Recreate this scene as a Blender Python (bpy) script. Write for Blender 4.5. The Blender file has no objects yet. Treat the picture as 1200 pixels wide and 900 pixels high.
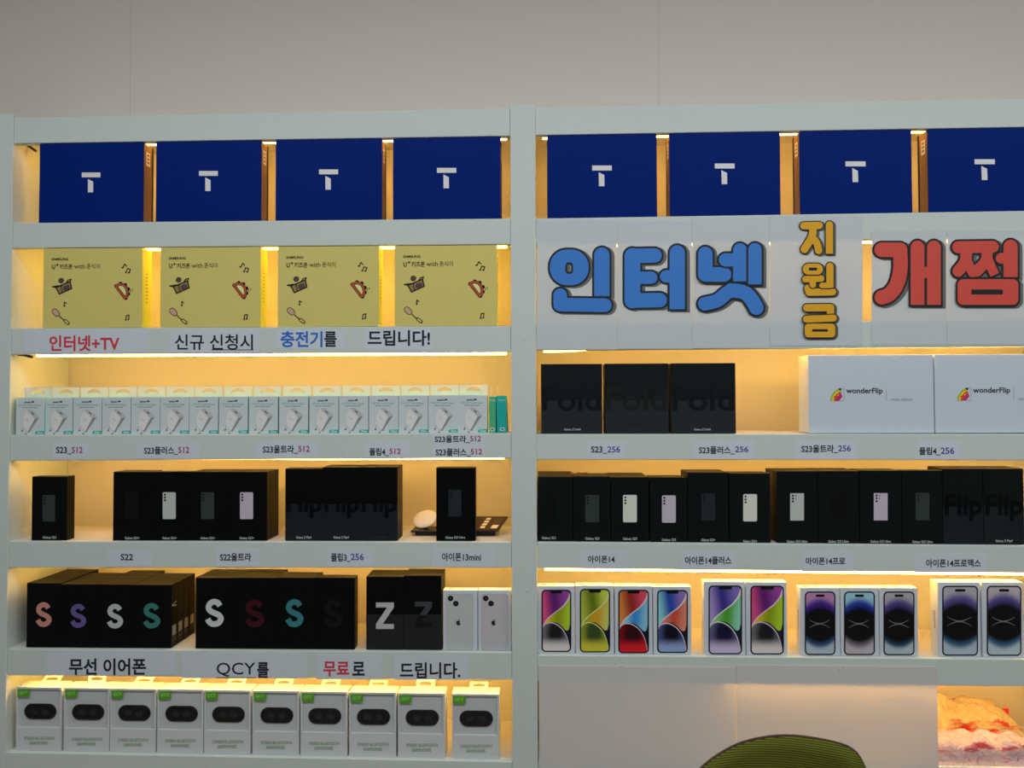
import bpy, bmesh, math, random
from mathutils import Vector, Matrix
random.seed(7)
SC = bpy.context.scene
COL = SC.collection

# ------------------------------------------------------------------ camera
DIST, EYE, FPX = 1.76, 1.5, 870.0
YAW, PITCH, ROLL = math.radians(-2.0783), math.radians(1.4043), math.radians(-0.1970)
_f = Vector((math.sin(YAW)*math.cos(PITCH), math.cos(YAW)*math.cos(PITCH), math.sin(PITCH)))
_r0 = Vector((math.cos(YAW), -math.sin(YAW), 0)); _u0 = _r0.cross(_f)
_r = math.cos(ROLL)*_r0 + math.sin(ROLL)*_u0
_u = -math.sin(ROLL)*_r0 + math.cos(ROLL)*_u0
cam_d = bpy.data.cameras.new('camera'); cam = bpy.data.objects.new('camera', cam_d); COL.objects.link(cam)
cam_d.sensor_fit = 'HORIZONTAL'; cam_d.sensor_width = 36; cam_d.lens = FPX/1200*36; cam_d.clip_start = .02
cam.matrix_world = Matrix(((_r.x, _u.x, -_f.x, 0), (_r.y, _u.y, -_f.y, -DIST), (_r.z, _u.z, -_f.z, EYE), (0, 0, 0, 1)))
SC.camera = cam

def at(px, py, Y=0.0):
    """point of the plane Y (distance behind the shelf front) seen at photo pixel px, py"""
    d = _f + (px-600)/FPX*_r - (py-450)/FPX*_u
    return Vector((0, -DIST, EYE)) + d*((Y+DIST)/d.y)

# ------------------------------------------------------------------ world, lamps, exposure
SC.view_settings.view_transform = 'Standard'; SC.view_settings.look = 'None'
SC.view_settings.exposure = 0.0; SC.view_settings.gamma = 1.0
SC.view_settings.use_curve_mapping = False
W = bpy.data.worlds.new('room_ambience'); SC.world = W; W.use_nodes = True
W.node_tree.nodes['Background'].inputs[0].default_value = (.90, .97, 1.0, 1)
W.node_tree.nodes['Background'].inputs[1].default_value = .125
def area(name, loc, rot, sx, sy, power, color):
    l = bpy.data.lights.new(name, 'AREA'); l.shape = 'RECTANGLE'; l.size = sx; l.size_y = sy; l.energy = power; l.color = color
    o = bpy.data.objects.new(name, l); COL.objects.link(o); o.location = loc; o.rotation_euler = rot
    return o
area('ceiling_lamp', (0.45, -1.4, 2.97), (0, 0, 0), 4.4, .4, 45, (.95, .99, 1.0))
LED_STRENGTH = 29.5
LED_COLOR = (1.0, .50, .10)

# ------------------------------------------------------------------ materials
def lin(c):
    c = c/255
    return c/12.92 if c <= .04045 else ((c+.055)/1.055)**2.4
K = 2.05        # albedo of a surface that looks like this in the shop light
def alb(c, k=K):
    return tuple(min(.92, lin(v)*k) for v in c) + (1,)
MATS = {}
def M(name, c, rough=.6, spec=.3, k=None, bump=0, bscale=200, metal=0, coat=0):
    if name in MATS: return MATS[name]
    m = bpy.data.materials.new(name); m.use_nodes = True
    nt = m.node_tree; b = nt.nodes['Principled BSDF']
    if k is None: k = 1.55 if 'ink' in name or name.startswith(('phone_', 'sign_', 'letter_')) else K
    b.inputs['Base Color'].default_value = alb(c, k); b.inputs['Roughness'].default_value = rough
    b.inputs['Specular IOR Level'].default_value = spec; b.inputs['Metallic'].default_value = metal
    b.inputs['Coat Weight'].default_value = coat
    tc = nt.nodes.new('ShaderNodeTexCoord'); n = nt.nodes.new('ShaderNodeTexNoise')
    n.inputs['Scale'].default_value = bscale; n.inputs['Detail'].default_value = 3
    nt.links.new(tc.outputs['Object'], n.inputs['Vector'])
    if bump:
        bp = nt.nodes.new('ShaderNodeBump'); bp.inputs['Strength'].default_value = bump; bp.inputs['Distance'].default_value = .001
        nt.links.new(n.outputs['Fac'], bp.inputs['Height']); nt.links.new(bp.outputs[0], b.inputs['Normal'])
    else:
        mr = nt.nodes.new('ShaderNodeMapRange'); mr.inputs['To Min'].default_value = max(0, rough-.04); mr.inputs['To Max'].default_value = rough+.04
        nt.links.new(n.outputs['Fac'], mr.inputs['Value']); nt.links.new(mr.outputs[0], b.inputs['Roughness'])
    MATS[name] = m
    return m
def M_trans(name, c, t, k=K, tint=None):
    """paper or plastic sheet that lets some light through"""
    if name in MATS: return MATS[name]
    m = bpy.data.materials.new(name); m.use_nodes = True; nt = m.node_tree
    b = nt.nodes['Principled BSDF']; out = nt.nodes['Material Output']
    b.inputs['Base Color'].default_value = alb(c, k); b.inputs['Roughness'].default_value = .35; b.inputs['Specular IOR Level'].default_value = .3
    tr = nt.nodes.new('ShaderNodeBsdfTranslucent'); tr.inputs[0].default_value = tint or (.85, .82, .8, 1)
    mx = nt.nodes.new('ShaderNodeMixShader'); mx.inputs[0].default_value = t
    nt.links.new(b.outputs[0], mx.inputs[1]); nt.links.new(tr.outputs[0], mx.inputs[2]); nt.links.new(mx.outputs[0], out.inputs[0])
    MATS[name] = m
    return m
def M_emit(name, c, s):
    m = bpy.data.materials.new(name); m.use_nodes = True; nt = m.node_tree
    e = nt.nodes.new('ShaderNodeEmission'); e.inputs[0].default_value = (*c, 1); e.inputs[1].default_value = s
    nt.links.new(e.outputs[0], nt.nodes['Material Output'].inputs[0]); MATS[name] = m
    return m
def M_film(name):
    if name in MATS: return MATS[name]
    m = bpy.data.materials.new(name); m.use_nodes = True; nt = m.node_tree
    t = nt.nodes.new('ShaderNodeBsdfTransparent'); g = nt.nodes.new('ShaderNodeBsdfGlossy'); g.inputs['Roughness'].default_value = .08
    mx = nt.nodes.new('ShaderNodeMixShader'); mx.inputs[0].default_value = .015
    nt.links.new(t.outputs[0], mx.inputs[1]); nt.links.new(g.outputs[0], mx.inputs[2]); nt.links.new(mx.outputs[0], nt.nodes['Material Output'].inputs[0])
    MATS[name] = m
    return m

# ------------------------------------------------------------------ mesh builder
class MB:
    def __init__(s):
        s.v, s.f, s.mi, s.m, s.uv = [], [], [], [], {}
    def _mat(s, m):
        if m not in s.m: s.m.append(m)
        return s.m.index(m)
    def poly(s, pts, m, uv=None):
        n = len(s.v); s.v += [tuple(p) for p in pts]; s.f.append(tuple(range(n, n+len(pts)))); s.mi.append(s._mat(m))
        if uv: s.uv[len(s.f)-1] = uv
    def raw(s, vs, fs, m):
        n = len(s.v); s.v += [tuple(p) for p in vs]; i = s._mat(m)
        for f in fs: s.f.append(tuple(a+n for a in f)); s.mi.append(i)
    def box(s, x0, x1, y0, y1, z0, z1, m, bev=0.0):
        if bev <= 0:
            vs = [(x, y, z) for x in (x0, x1) for y in (y0, y1) for z in (z0, z1)]
            s.raw(vs, [(0,1,3,2), (4,6,7,5), (0,4,5,1), (2,3,7,6), (0,2,6,4), (1,5,7,3)], m)
        else:
            bm = bmesh.new(); bmesh.ops.create_cube(bm, size=1)
            for v in bm.verts: v.co = Vector(((x0+x1)/2+v.co.x*(x1-x0), (y0+y1)/2+v.co.y*(y1-y0), (z0+z1)/2+v.co.z*(z1-z0)))
            bmesh.ops.bevel(bm, geom=bm.edges[:], offset=bev, segments=2, affect='EDGES', profile=.5)
            bm.verts.index_update()
            s.raw([v.co[:] for v in bm.verts], [[v.index for v in f.verts] for f in bm.faces], m); bm.free()
    def tube(s, pts, r, m, n=8):
        pts = [Vector(p) for p in pts]; vs, fs = [], []
        for i, p in enumerate(pts):
            d = (pts[min(i+1, len(pts)-1)] - pts[max(i-1, 0)]).normalized()
            a = d.cross(Vector((0, 0, 1)) if abs(d.z) < .9 else Vector((1, 0, 0))).normalized(); b = d.cross(a)
            rr = r[i] if isinstance(r, (list, tuple)) else r
            for k in range(n):
                t = 2*math.pi*k/n; vs.append(p + rr*(math.cos(t)*a+math.sin(t)*b))
        for i in range(len(pts)-1):
            for k in range(n):
                fs.append((i*n+k, i*n+(k+1) % n, (i+1)*n+(k+1) % n, (i+1)*n+k))
        fs.append(tuple(range(n))); fs.append(tuple((len(pts)-1)*n+k for k in range(n)))
        s.raw(vs, fs, m)
    def loft(s, rings, m, cap0=True, cap1=True):
        n = len(rings[0]); vs = [p for r in rings for p in r]; fs = []
        for i in range(len(rings)-1):
            for k in range(n): fs.append((i*n+k, i*n+(k+1) % n, (i+1)*n+(k+1) % n, (i+1)*n+k))
        if cap0: fs.append(tuple(range(n)))
        if cap1: fs.append(tuple((len(rings)-1)*n+k for k in range(n)))
        s.raw(vs, fs, m)
    def build(s, name, parent=None, loc=None, smooth=False):
        me = bpy.data.meshes.new(name); me.from_pydata(s.v, [], s.f)
        for m in s.m: me.materials.append(m)
        me.polygons.foreach_set('material_index', s.mi)
        if s.uv:
            l = me.uv_layers.new(name='UVMap')
            for fi, uv in s.uv.items():
                for li, c in zip(me.polygons[fi].loop_indices, uv): l.data[li].uv = c
        if smooth: me.polygons.foreach_set('use_smooth', [True]*len(s.f))
        me.update()
        o = bpy.data.objects.new(name, me); COL.objects.link(o)
        if parent: o.parent = parent
        if loc is not None: o.location = loc
        return o
def empty(name, loc):
    o = bpy.data.objects.new(name, None); COL.objects.link(o); o.location = loc; o.empty_display_size = .02
    return o
def tag(o, label, cat, group=None):
    o['label'] = label; o['category'] = cat
    if group: o['group'] = group
    return o
def struct(o, label=None):
    o['kind'] = 'structure'
    if label: o['label'] = label
    return o
def dup(root, loc):
    r = root.copy(); COL.objects.link(r); r.location = loc
    for ch in root.children:
        c = ch.copy(); COL.objects.link(c); c.parent = r
        for g in ch.children:
            d = g.copy(); COL.objects.link(d); d.parent = c
    return r
def ordinal(i): return ('first', 'second', 'third', 'fourth', 'fifth', 'sixth', 'seventh', 'eighth', 'ninth', 'tenth', 'eleventh', 'twelfth', 'thirteenth', 'fourteenth', 'fifteenth', 'sixteenth')[i]

# ------------------------------------------------------------------ lettering
_glyphs = {}
def glyphs(body, bold):
    key = (body, bold)
    if key not in _glyphs:
        cu = bpy.data.curves.new('lettering', 'FONT'); cu.body = body; cu.offset = bold; cu.resolution_u = 3
        ob = bpy.data.objects.new('lettering', cu); COL.objects.link(ob)
        dg = bpy.context.evaluated_depsgraph_get(); dg.update()
        me = bpy.data.meshes.new_from_object(ob.evaluated_get(dg))
        vs = [v.co[:2] for v in me.vertices]; fs = [tuple(p.vertices) for p in me.polygons]
        bpy.data.objects.remove(ob); bpy.data.curves.remove(cu); bpy.data.meshes.remove(me)
        xs = [v[0] for v in vs]; ys = [v[1] for v in vs]
        x0, x1, y0, y1 = min(xs), max(xs), min(ys), max(ys)
        _glyphs[key] = ([((x-x0)/(x1-x0), (y-y0)/(y1-y0)) for x, y in vs], fs)
    return _glyphs[key]

class Print(MB):
    """ink on a front-facing surface; drawn in photo pixels of the surface at depth Y, kept relative to an origin"""
    def __init__(s, Y, org, lift=.0004, stack=True):
        super().__init__(); s.Y = Y; s.o = Vector(org); s.lift = lift; s.k = 0; s.n = 0; s.stack = stack
    def p(s, x, y):
        q = at(x, y, s.Y) - s.o; q.y = s.Y - s.lift - (s.n*.00002 if s.stack else s.k*.00012) - s.o.y
        q.z = max(q.z, .0006)
        return q
    def shape(s, pts, m, uv=None): s.poly([s.p(*a) for a in pts], m, uv); s.n += 1
    def rect(s, x0, x1, y0, y1, m): s.shape([(x0, y1), (x1, y1), (x1, y0), (x0, y0)], m)
    def text(s, body, x0, x1, y0, y1, m, bold=0.0):
        vs, fs = glyphs(body, bold)
        s.raw([s.p(x0+u*(x1-x0), y1+v*(y0-y1)) for u, v in vs], fs, m); s.n += 1
    def disc(s, x, y, rx, m, ry=None, n=20, rot=0):
        ry = ry or rx; c, q = math.cos(rot), math.sin(rot)
        pts = []
        for k in range(n):
            a, b = rx*math.cos(2*math.pi*k/n), ry*math.sin(2*math.pi*k/n)
            pts.append((x+a*c-b*q, y+a*q+b*c))
        s.shape(pts, m)
    def rrect_pts(s, x0, x1, y0, y1, r, n=6):
        pts = []
        for cx, cy, a0 in ((x1-r, y0+r, -90), (x1-r, y1-r, 0), (x0+r, y1-r, 90), (x0+r, y0+r, 180)):
            for k in range(n+1):
                a = math.radians(a0+90*k/n); pts.append((cx+r*math.cos(a), cy+r*math.sin(a)))
        return pts
    def rrect(s, x0, x1, y0, y1, r, m): s.shape(s.rrect_pts(x0, x1, y0, y1, r), m)
    def band(s, outer, inner, m):
        n = len(outer)
        s.raw([s.p(*a) for a in outer]+[s.p(*a) for a in inner], [(k, (k+1) % n, n+(k+1) % n, n+k) for k in range(n)], m); s.n += 1
    def stroke(s, pts, hw, m, flat=False, n=12):
        """thick line with round ends (the last end flat if asked)"""
        for i in range(len(pts)-1):
            (ax, ay), (bx, by) = pts[i], pts[i+1]; L = math.hypot(bx-ax, by-ay) or 1
            nx, ny = -(by-ay)/L*hw, (bx-ax)/L*hw
            s.shape([(ax+nx, ay+ny), (bx+nx, by+ny), (bx-nx, by-ny), (ax-nx, ay-ny)], m)
        for i, (x, y) in enumerate(pts):
            if flat and i == len(pts)-1: continue
            s.disc(x, y, hw, m, n=n)
def smooth_pts(pts, n=6):
    out = []
    for i in range(len(pts)-1):
        p0 = pts[max(i-1, 0)]; p1 = pts[i]; p2 = pts[i+1]; p3 = pts[min(i+2, len(pts)-1)]
        for k in range(n):
            t = k/n
            out.append(tuple(.5*((2*p1[j])+(-p0[j]+p2[j])*t+(2*p0[j]-5*p1[j]+4*p2[j]-p3[j])*t*t+(-p0[j]+3*p1[j]-3*p2[j]+p3[j])*t**3) for j in (0, 1)))
    return out+[pts[-1]]

# ------------------------------------------------------------------ shared materials
PAINT = M('shelf_paint', (171, 181, 178), .55, .35, k=1.75, bump=.25, bscale=240)
INNER = M('shelf_inside_paint', (170, 169, 166), .6, .3, k=1.75, bump=.08, bscale=60)
KRAFT = M('brown_card', (120, 92, 62), .7, .2)
INK = M('dark_ink', (30, 35, 48), .6, .2)
INK_RED = M('red_ink', (186, 52, 70), .6, .2)
INK_BLUE = M('blue_ink', (48, 98, 176), .6, .2)
INK_PINK = M('pink_ink', (142, 54, 98), .6, .2)
INK_VIOLET = M('violet_ink', (66, 74, 142), .6, .2)
LABEL = M('label_paper', (183, 192, 212), .4, .4, k=1.58)
BLACK = M('black_ink', (16, 16, 18), .5, .25)
WHITE = M('white_card', (172, 180, 190), .45, .35, k=1.75)
SILVER = M('silver_ink', (172, 176, 178), .45, .3)
LED = M_emit('warm_led', LED_COLOR, LED_STRENGTH)
PLASTIC_BLACK = M('black_plastic', (18, 18, 20), .4, .4)

# ------------------------------------------------------------------ the room
WALL = M('wall_paint', (188, 182, 175), .8, .1, k=1.83, bump=.05, bscale=80)
def wall_seams(m, xs):
    nt = m.node_tree; b = nt.nodes['Principled BSDF']; base = tuple(b.inputs['Base Color'].default_value)
    g = nt.nodes.new('ShaderNodeNewGeometry'); sp = nt.nodes.new('ShaderNodeSeparateXYZ'); nt.links.new(g.outputs['Position'], sp.inputs[0])
    acc = None
    for x in xs:
        c = nt.nodes.new('ShaderNodeMath'); c.operation = 'COMPARE'; c.inputs[1].default_value = x; c.inputs[2].default_value = .0012
        nt.links.new(sp.outputs[0], c.inputs[0])
        if acc:
            a = nt.nodes.new('ShaderNodeMath'); a.operation = 'MAXIMUM'; nt.links.new(acc.outputs[0], a.inputs[0]); nt.links.new(c.outputs[0], a.inputs[1]); acc = a
        else: acc = c
    mx = nt.nodes.new('ShaderNodeMix'); mx.data_type = 'RGBA'
    mx.inputs[6].default_value = base; mx.inputs[7].default_value = tuple(v*.86 for v in base[:3])+(1,)
    nt.links.new(acc.outputs[0], mx.inputs[0]); nt.links.new(mx.outputs[2], b.inputs['Base Color'])
SHELF_D = .225
wall_seams(WALL, [at(772, 60, SHELF_D+.02).x, at(153, 60, SHELF_D+.02).x])
def slab(name, m, *b):
    q = MB(); q.box(*b, m); return struct(q.build(name))
slab('wall_back', WALL, -4, 4, SHELF_D+.02, SHELF_D+.14, 0, 3.0)
slab('wall_left', WALL, -4.12, -4, -6, SHELF_D+.14, 0, 3.0)
slab('wall_right', WALL, 4, 4.12, -6, SHELF_D+.14, 0, 3.0)
slab('floor', M('floor_vinyl', (120, 118, 115), .5, .3), -4.12, 4.12, -6, SHELF_D+.14, -.05, 0)
slab('ceiling', M('ceiling_paint', (190, 190, 188), .8, .1), -4.12, 4.12, -6, SHELF_D+.14, 3.0, 3.1)

# ------------------------------------------------------------------ shelving
XL, XM0, XM1 = -1.2845, -.0660, -.0062
XR = 1.262
Z = lambda z: z+EYE
# tops and bottoms of the front rails in each bay, relative to eye level
# (top at the left end, at the right end, bottom at the left end, at the right end)
LEFT = [(.7018, .7039, .6386, .6373), (.4423, .4383, .3808, .3766), (.1842, .1812, .1206, .1188), (-.0759, -.0735, -.1380, -.1322),
        (-.3327, -.3304, -.3957, -.3905), (-.5911, -.5887, -.6539, -.6523), (-.8377, -.8431, -.902, -.904)]
RIGHT = [(.7044, .7042, .6380, .6383), (.4374, .4418, .376, .380), (.185, .187, .1225, .1251), (-.0758, -.0778, -.1361, -.1384),
         (-.3304, -.3354, -.3914, -.3979), (-.5945, -.5940, -.6550, -.6560), (-.8404, -.8404, -.902, -.902)]
def ends(rails): return (XL, XM0) if rails is LEFT else (XM1, XR)
def rail_z(rails, i, x, bottom=False):
    x0, x1 = ends(rails); t = min(1, max(0, (x-x0)/(x1-x0))); k = 2 if bottom else 0
    return rails[i][k]+(rails[i][k+1]-rails[i][k])*t
shelf = empty('display_shelving', (0, 0, 0))
tag(shelf, 'white built-in wall shelving with warm light strips under its front rails', 'shelving')
def upright(x0, x1, ztop):
    q = MB(); q.box(x0, x1, -.002, SHELF_D, 0, ztop, PAINT, .0012); return q.build('upright', shelf)
upright(XL-.062, XL, Z(.712)); um = upright(XM0, XM1, Z(.712)); upright(XR, XR+.062, Z(.712))
for sx, sy in ((615, 397), (616.5, 543), (617.5, 692)):
    q = MB(); c = at(sx, sy, -.002)
    q.loft([[Vector((c.x+r*math.cos(t*math.pi/6), y, c.z+r*math.sin(t*math.pi/6))) for t in range(12)] for r, y in ((.0032, -.0018), (.0030, -.0027), (.0018, -.0031))], M('screw_cap', (160, 168, 166), .4, .5)); q.build('screw_cap', um)
flat = lambda v: [(0, v), (1, v)]
hang = {('L', 0): 0, ('L', 1): 0, ('L', 2): flat(.0045), ('L', 3): [(0, .0012), (.5, .0016), (.6, .0034), (1, .0038)], ('L', 4): flat(.002), ('L', 5): flat(.003),
        ('R', 0): 0, ('R', 1): 0, ('R', 2): [(0, .003), (.05, .0022), (.11, -.003), (1, -.003)], ('R', 3): flat(.0004), ('R', 4): flat(.0095), ('R', 5): flat(.003)}
for side, rails, x0, x1 in (('L', LEFT, XL, XM0), ('R', RIGHT, XM1, XR)):
    q = MB(); q.box(x0, x1, SHELF_D, SHELF_D+.012, Z(-1.3), Z(.70), INNER); q.build('back_panel', shelf)
    for i, (ta, tb, ba, bb_) in enumerate(rails):
        def tilt(q, fa, fb):
            q.v = [(x, y, Z(fa(x) if z < .5 else fb(x))) for x, y, z in q.v]
            return q
        top_ = lambda x: rail_z(rails, i, x); bot_ = lambda x: rail_z(rails, i, x, True)
        q = MB(); q.box(x0+.0004, x1-.0004, 0, .020, 0, .06, PAINT, .0014)
        q.v = [(x, y, Z(bot_(x)+(top_(x)-bot_(x))*z/.06)) for x, y, z in q.v]; q.build('front_rail', shelf)
        q = MB(); q.box(x0+.0004, x1-.0004, .020, SHELF_D, 0, 1, INNER); tilt(q, lambda x: top_(x)-.018, top_); q.build('shelf_board', shelf)
        if i < 6:
            h = hang[(side, i)]
            lx0 = x0+(.05 if side == 'L' else .018); lx1 = x1-(.012 if side == 'L' else .02)
            if side == 'R' and i == 5: lx0 = at(850, 805).x
            if side == 'L' and i == 3: lx1 = at(590, 538).x
            if i < 2:
                # behind the tall boxes: strip in a channel hung from the board above
                zl = lambda x: bot_(x)*(1+.066/DIST)-.0075
                q = MB(); q.box(lx0, lx1, .066, .076, 0, 1, LED); tilt(q, zl, lambda x: zl(x)+.004); q.build('light_strip', shelf)
                q = MB(); q.box(lx0, lx1, .065, .077, 0, 1, INNER); tilt(q, lambda x: zl(x)+.0042, lambda x: top_(x)-.018); q.build('strip_channel', shelf)
            else:
                # tape stuck along the back of the rail, sagging here and there
                q = MB(); rings = []
                for fr, hh in h:
                    x = lx0+(lx1-lx0)*fr; z = Z(bot_(x)-hh)
                    rings.append([Vector((x, y, zz)) for y, zz in ((.0205, z), (.030, z), (.030, z+.005), (.0205, z+.005))])
                q.loft(rings, LED); q.build('light_strip', shelf)
for px0, px1, y0, y1, Y in ((31, 42, 170, 177, .05), (21, 38, 415.5, 418.5, .015), (20, 27, 539, 546, .06)):
    a, b = at(px0, y0, Y), at(px1, y1, Y); q = MB()
    q.tube([a, a.lerp(b, .3)+Vector((0, .002, .001)), b], .0032, PLASTIC_BLACK); q.build('strip_connector', shelf)
# plinth under the lowest boards
for x0, x1 in ((XL, XM0), (XM1, XR)):
    q = MB(); q.box(x0+.0004, x1-.0004, 0, .02, 0, .08, PAINT, .001); q.build('plinth', shelf)

def floor_of(rails, i, *xs): return Z(max(rail_z(rails, i, x) for x in (xs or ends(rails))))+.0004

# ------------------------------------------------------------------ generic carton
YF = .012       # the fronts of the goods stand this far behind the rail front
def span(x0, x1, ytop, ybase_z, Y, ymid=None):
    ym = ymid or ytop+30
    a, b = at(x0, ym, Y).x, at(x1, ym, Y).x
    return a, b, at((x0+x1)/2, ytop, Y).z - ybase_z
def carton(name, w, h, d, m, loc, bev=.0008):
    q = MB(); q.box(0, w, 0, d, 0, h, m, bev); return q.build(name, None, loc)

YT = .003       # tall boxes stand almost flush with the rails
# ---- dark blue boxes with the T mark
BLUE = M('blue_card', (2, 25, 90), .5, .05)
TMARK = M('mark_silver', (196, 206, 212), .4, .3)
NAVY = M('navy_card', (14, 16, 30), .5, .2)
STICK = M('cream_sticker', (226, 200, 158), .5, .2)
def room_over(rails, i, x0, x1):
    return Z(min(rail_z(rails, i-1, x, True) for x in (x0, x1)))-floor_of(rails, i, x0, x1)-.0006
def blue_box():
    z0 = floor_of(LEFT, 1, at(47, 210, YT).x, at(168, 210, YT).x)
    x0, x1, h = span(47, 168, 167.5, z0, YT); h = room_over(LEFT, 1, x0, x1)-.0012; org = Vector((x0, YT, z0)); w = x1-x0; d = .046
    q = MB()
    q.box(0, w, 0, d-.006, 0, h, KRAFT, .0006)
    root = q.build('blue_box', None, org)
    q = MB(); q.box(-.0008, w+.0008, -.0012, .0022, .0, h+.0006, BLUE, .0005); q.build('front_cover', root)
    q = MB(); q.box(-.0012, w+.0012, d-.006, d, .0, h+.0008, NAVY, .0006); q.build('back_cover', root)
    p = Print(YT, org, .0016); p.rect(96.3, 118.1, 202.4, 208, TMARK)
    p.shape([(103.5, 225.6), (109.6, 225.6), (109.6, 213), (103.5, 209.9)], TMARK); p.build('logo', root)
    for sx in (w+.0005, -.0005):
        q = MB(); x = sx
        a, b, c, e = .012, .030, h-.052, h-.018
        q.poly([(x, a, c), (x, b, c), (x, b, e), (x, a, e)], STICK)
        xx = x+(.0003 if x > 0 else -.0003)
        for k in range(3):
            q.poly([(xx, a+.004, c+.006+k*.009), (xx, b-.004, c+.006+k*.009), (xx, b-.004, c+.011+k*.009), (xx, a+.004, c+.011+k*.009)], KRAFT)
        q.build('sticker', root)
    return root
bb = blue_box(); first = True
for side, xs, rails in (('left', (47, 183.5, 323.5, 461), LEFT), ('right', (642, 785, 937.5, 1088), RIGHT)):
    for i, x in enumerate(xs):
        gx = at(x, 210, YT).x; loc = (gx, YT, floor_of(rails, 1, gx, gx+.25))
        o = bb if first else dup(bb, loc)
        first = False
        o.scale.z = room_over(rails, 1, gx, gx+.25)/room_over(LEFT, 1, at(47, 210, YT).x, at(168, 210, YT).x)
        rz = {'left': (0.0, 0, 0, 0), 'right': (0, 0, 0, 0)}[side][i]
        if side == 'left': tag(o, f'dark blue box with silver T mark above the yellow boxes, {ordinal(i)} from the left end' if i < 3 else 'dark blue box with silver T mark above the yellow boxes, beside the middle post', 'box', 'blue boxes on the top shelves')
        else: tag(o, f'dark blue box with silver T mark above the lettered signs, {ordinal(i)} from the post', 'box', 'blue boxes on the top shelves')

# ---- yellow boxes
YEL = M('yellow_card', (170, 160, 92), .5, .25)
YELSIDE = M('strip_lit_yellow_card', (232, 190, 62), .5, .2)  # box-side yellow with the light strip's warm glow put into its colour
def yellow_box():
    z0 = floor_of(LEFT, 2, at(51, 340, YT).x, at(167, 340, YT).x); x0, x1, h = span(51, 166.2, 290.2, z0, YT, 340); h = room_over(LEFT, 2, x0, x1)-.0006; org = Vector((x0, YT, z0)); w = x1-x0; d = .046
    q = MB(); q.box(0, w, .0015, d, 0, h, YELSIDE, .0008); root = q.build('yellow_box', None, org)
    q = MB(); q.box(-.0006, w+.0006, -.0005, .003, 0, h+.0003, YEL, .0006); q.build('front_panel', root)
    L = lambda x, y: (45+x/8.571, 285+y/8.571)
    p = Print(YT, org, .0008)
    p.text('SAMSUNG', *[L(135, 0)[0], L(303, 0)[0], L(0, 148)[1], L(0, 174)[1]], BLACK, .03)
    p.text('U', L(137, 0)[0], L(170, 0)[0], L(0, 215)[1], L(0, 262)[1], BLACK, .03)
    p.text('+', L(178, 0)[0], L(205, 0)[0], L(0, 205)[1], L(0, 232)[1], BLACK, .03)
    p.text('키즈폰', L(215, 0)[0], L(345, 0)[0], L(0, 210)[1], L(0, 262)[1], BLACK, .02)
    p.text('with', L(360, 0)[0], L(470, 0)[0], L(0, 210)[1], L(0, 256)[1], BLACK)
    p.text('춘식이', L(487, 0)[0], L(618, 0)[0], L(0, 206)[1], L(0, 258)[1], BLACK)
    p.build('lettering', root)
    p = Print(YT, org, .0008)
    def done(name):
        nonlocal p
        p.build(name, root); p = Print(YT, org, .0008)
    S = lambda pts, hw, m: p.stroke([L(*a) for a in pts], hw/8.571, m, n=8)
    # music notes
    for a, heads in ((((850, 250), (868, 210), (888, 232)), ((845, 247),)), (((885, 292), (895, 255), (925, 262), (915, 298)), ((880, 294), (910, 296))),
                     (((262, 635), (262, 592), (282, 606)), ((262, 632),)), (((880, 775), (885, 728), (912, 722), (908, 765)), ((880, 772), (905, 766)))):
        S(a, 5, BLACK)
        for x, y in heads: p.disc(*L(x, y), 1.1, BLACK, .85)
        done('note_drawing')
    # open carton with a plum
    BR = M('doodle_brown', (118, 100, 62), .6, .2); PU = M('doodle_plum', (72, 52, 62), .6, .2); PK = M('doodle_pink', (186, 148, 128), .6, .2); RD = M('doodle_red', (150, 66, 40), .6, .2); CR = M('doodle_cream', (196, 186, 120), .6, .2)
    p.shape([L(*a) for a in ((178, 445), (320, 385), (336, 455), (212, 512))], BR)
    p.k = 1; S([(178, 445), (320, 385), (336, 455), (212, 512), (178, 445)], 6, BLACK)
    S([(178, 445), (142, 438), (200, 428), (238, 430)], 5, BLACK); S([(285, 395), (300, 372), (332, 362), (318, 392)], 5, BLACK); S([(228, 432), (246, 498)], 4, BLACK)
    p.disc(*L(285, 448), 4.2, PU, 3.0, rot=-.4); p.disc(*L(232, 376), 3.3, BLACK, 3.0, rot=-.5); p.k = 2; p.disc(*L(232, 376), 2.7, PU, 2.3, rot=-.5)
    done('open_box_drawing')
    # tambourine
    for x, y in ((780, 430), (828, 405), (875, 418), (905, 460), (905, 510), (880, 552)): p.disc(*L(x, y), 2.1, BLACK)
    p.k = 1; half = [(780, 430), (820, 412), (860, 420), (888, 455), (898, 500), (888, 540), (872, 552)]
    p.shape([L(*a) for a in half], CR)
    p.k = 2; S(half+[half[0]], 15, BLACK); p.k = 3; S(half+[half[0]], 9, RD)
    S([(922, 470), (930, 492)], 3, BLACK); S([(944, 462), (950, 478)], 3, BLACK)
    done('tambourine_drawing')
    # brush
    S([(165, 685), (190, 710)], 30, BLACK); S([(215, 735), (262, 778)], 5, BLACK); S([(270, 780), (302, 805)], 17, BLACK)
    p.k = 1; S([(165, 685), (190, 710)], 23, PK); S([(272, 782), (300, 803)], 9, YEL)
    p.build('brush_drawing', root)
    q = MB(); x = w+.0004
    for k in range(9):
        z = h*.32+k*h*.045; q.poly([(x, .02, z), (x, .025, z), (x, .025, z+.003), (x, .02, z+.003)], KRAFT)
    q.build('side_lettering', root)
    return root
yb = yellow_box()
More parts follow.
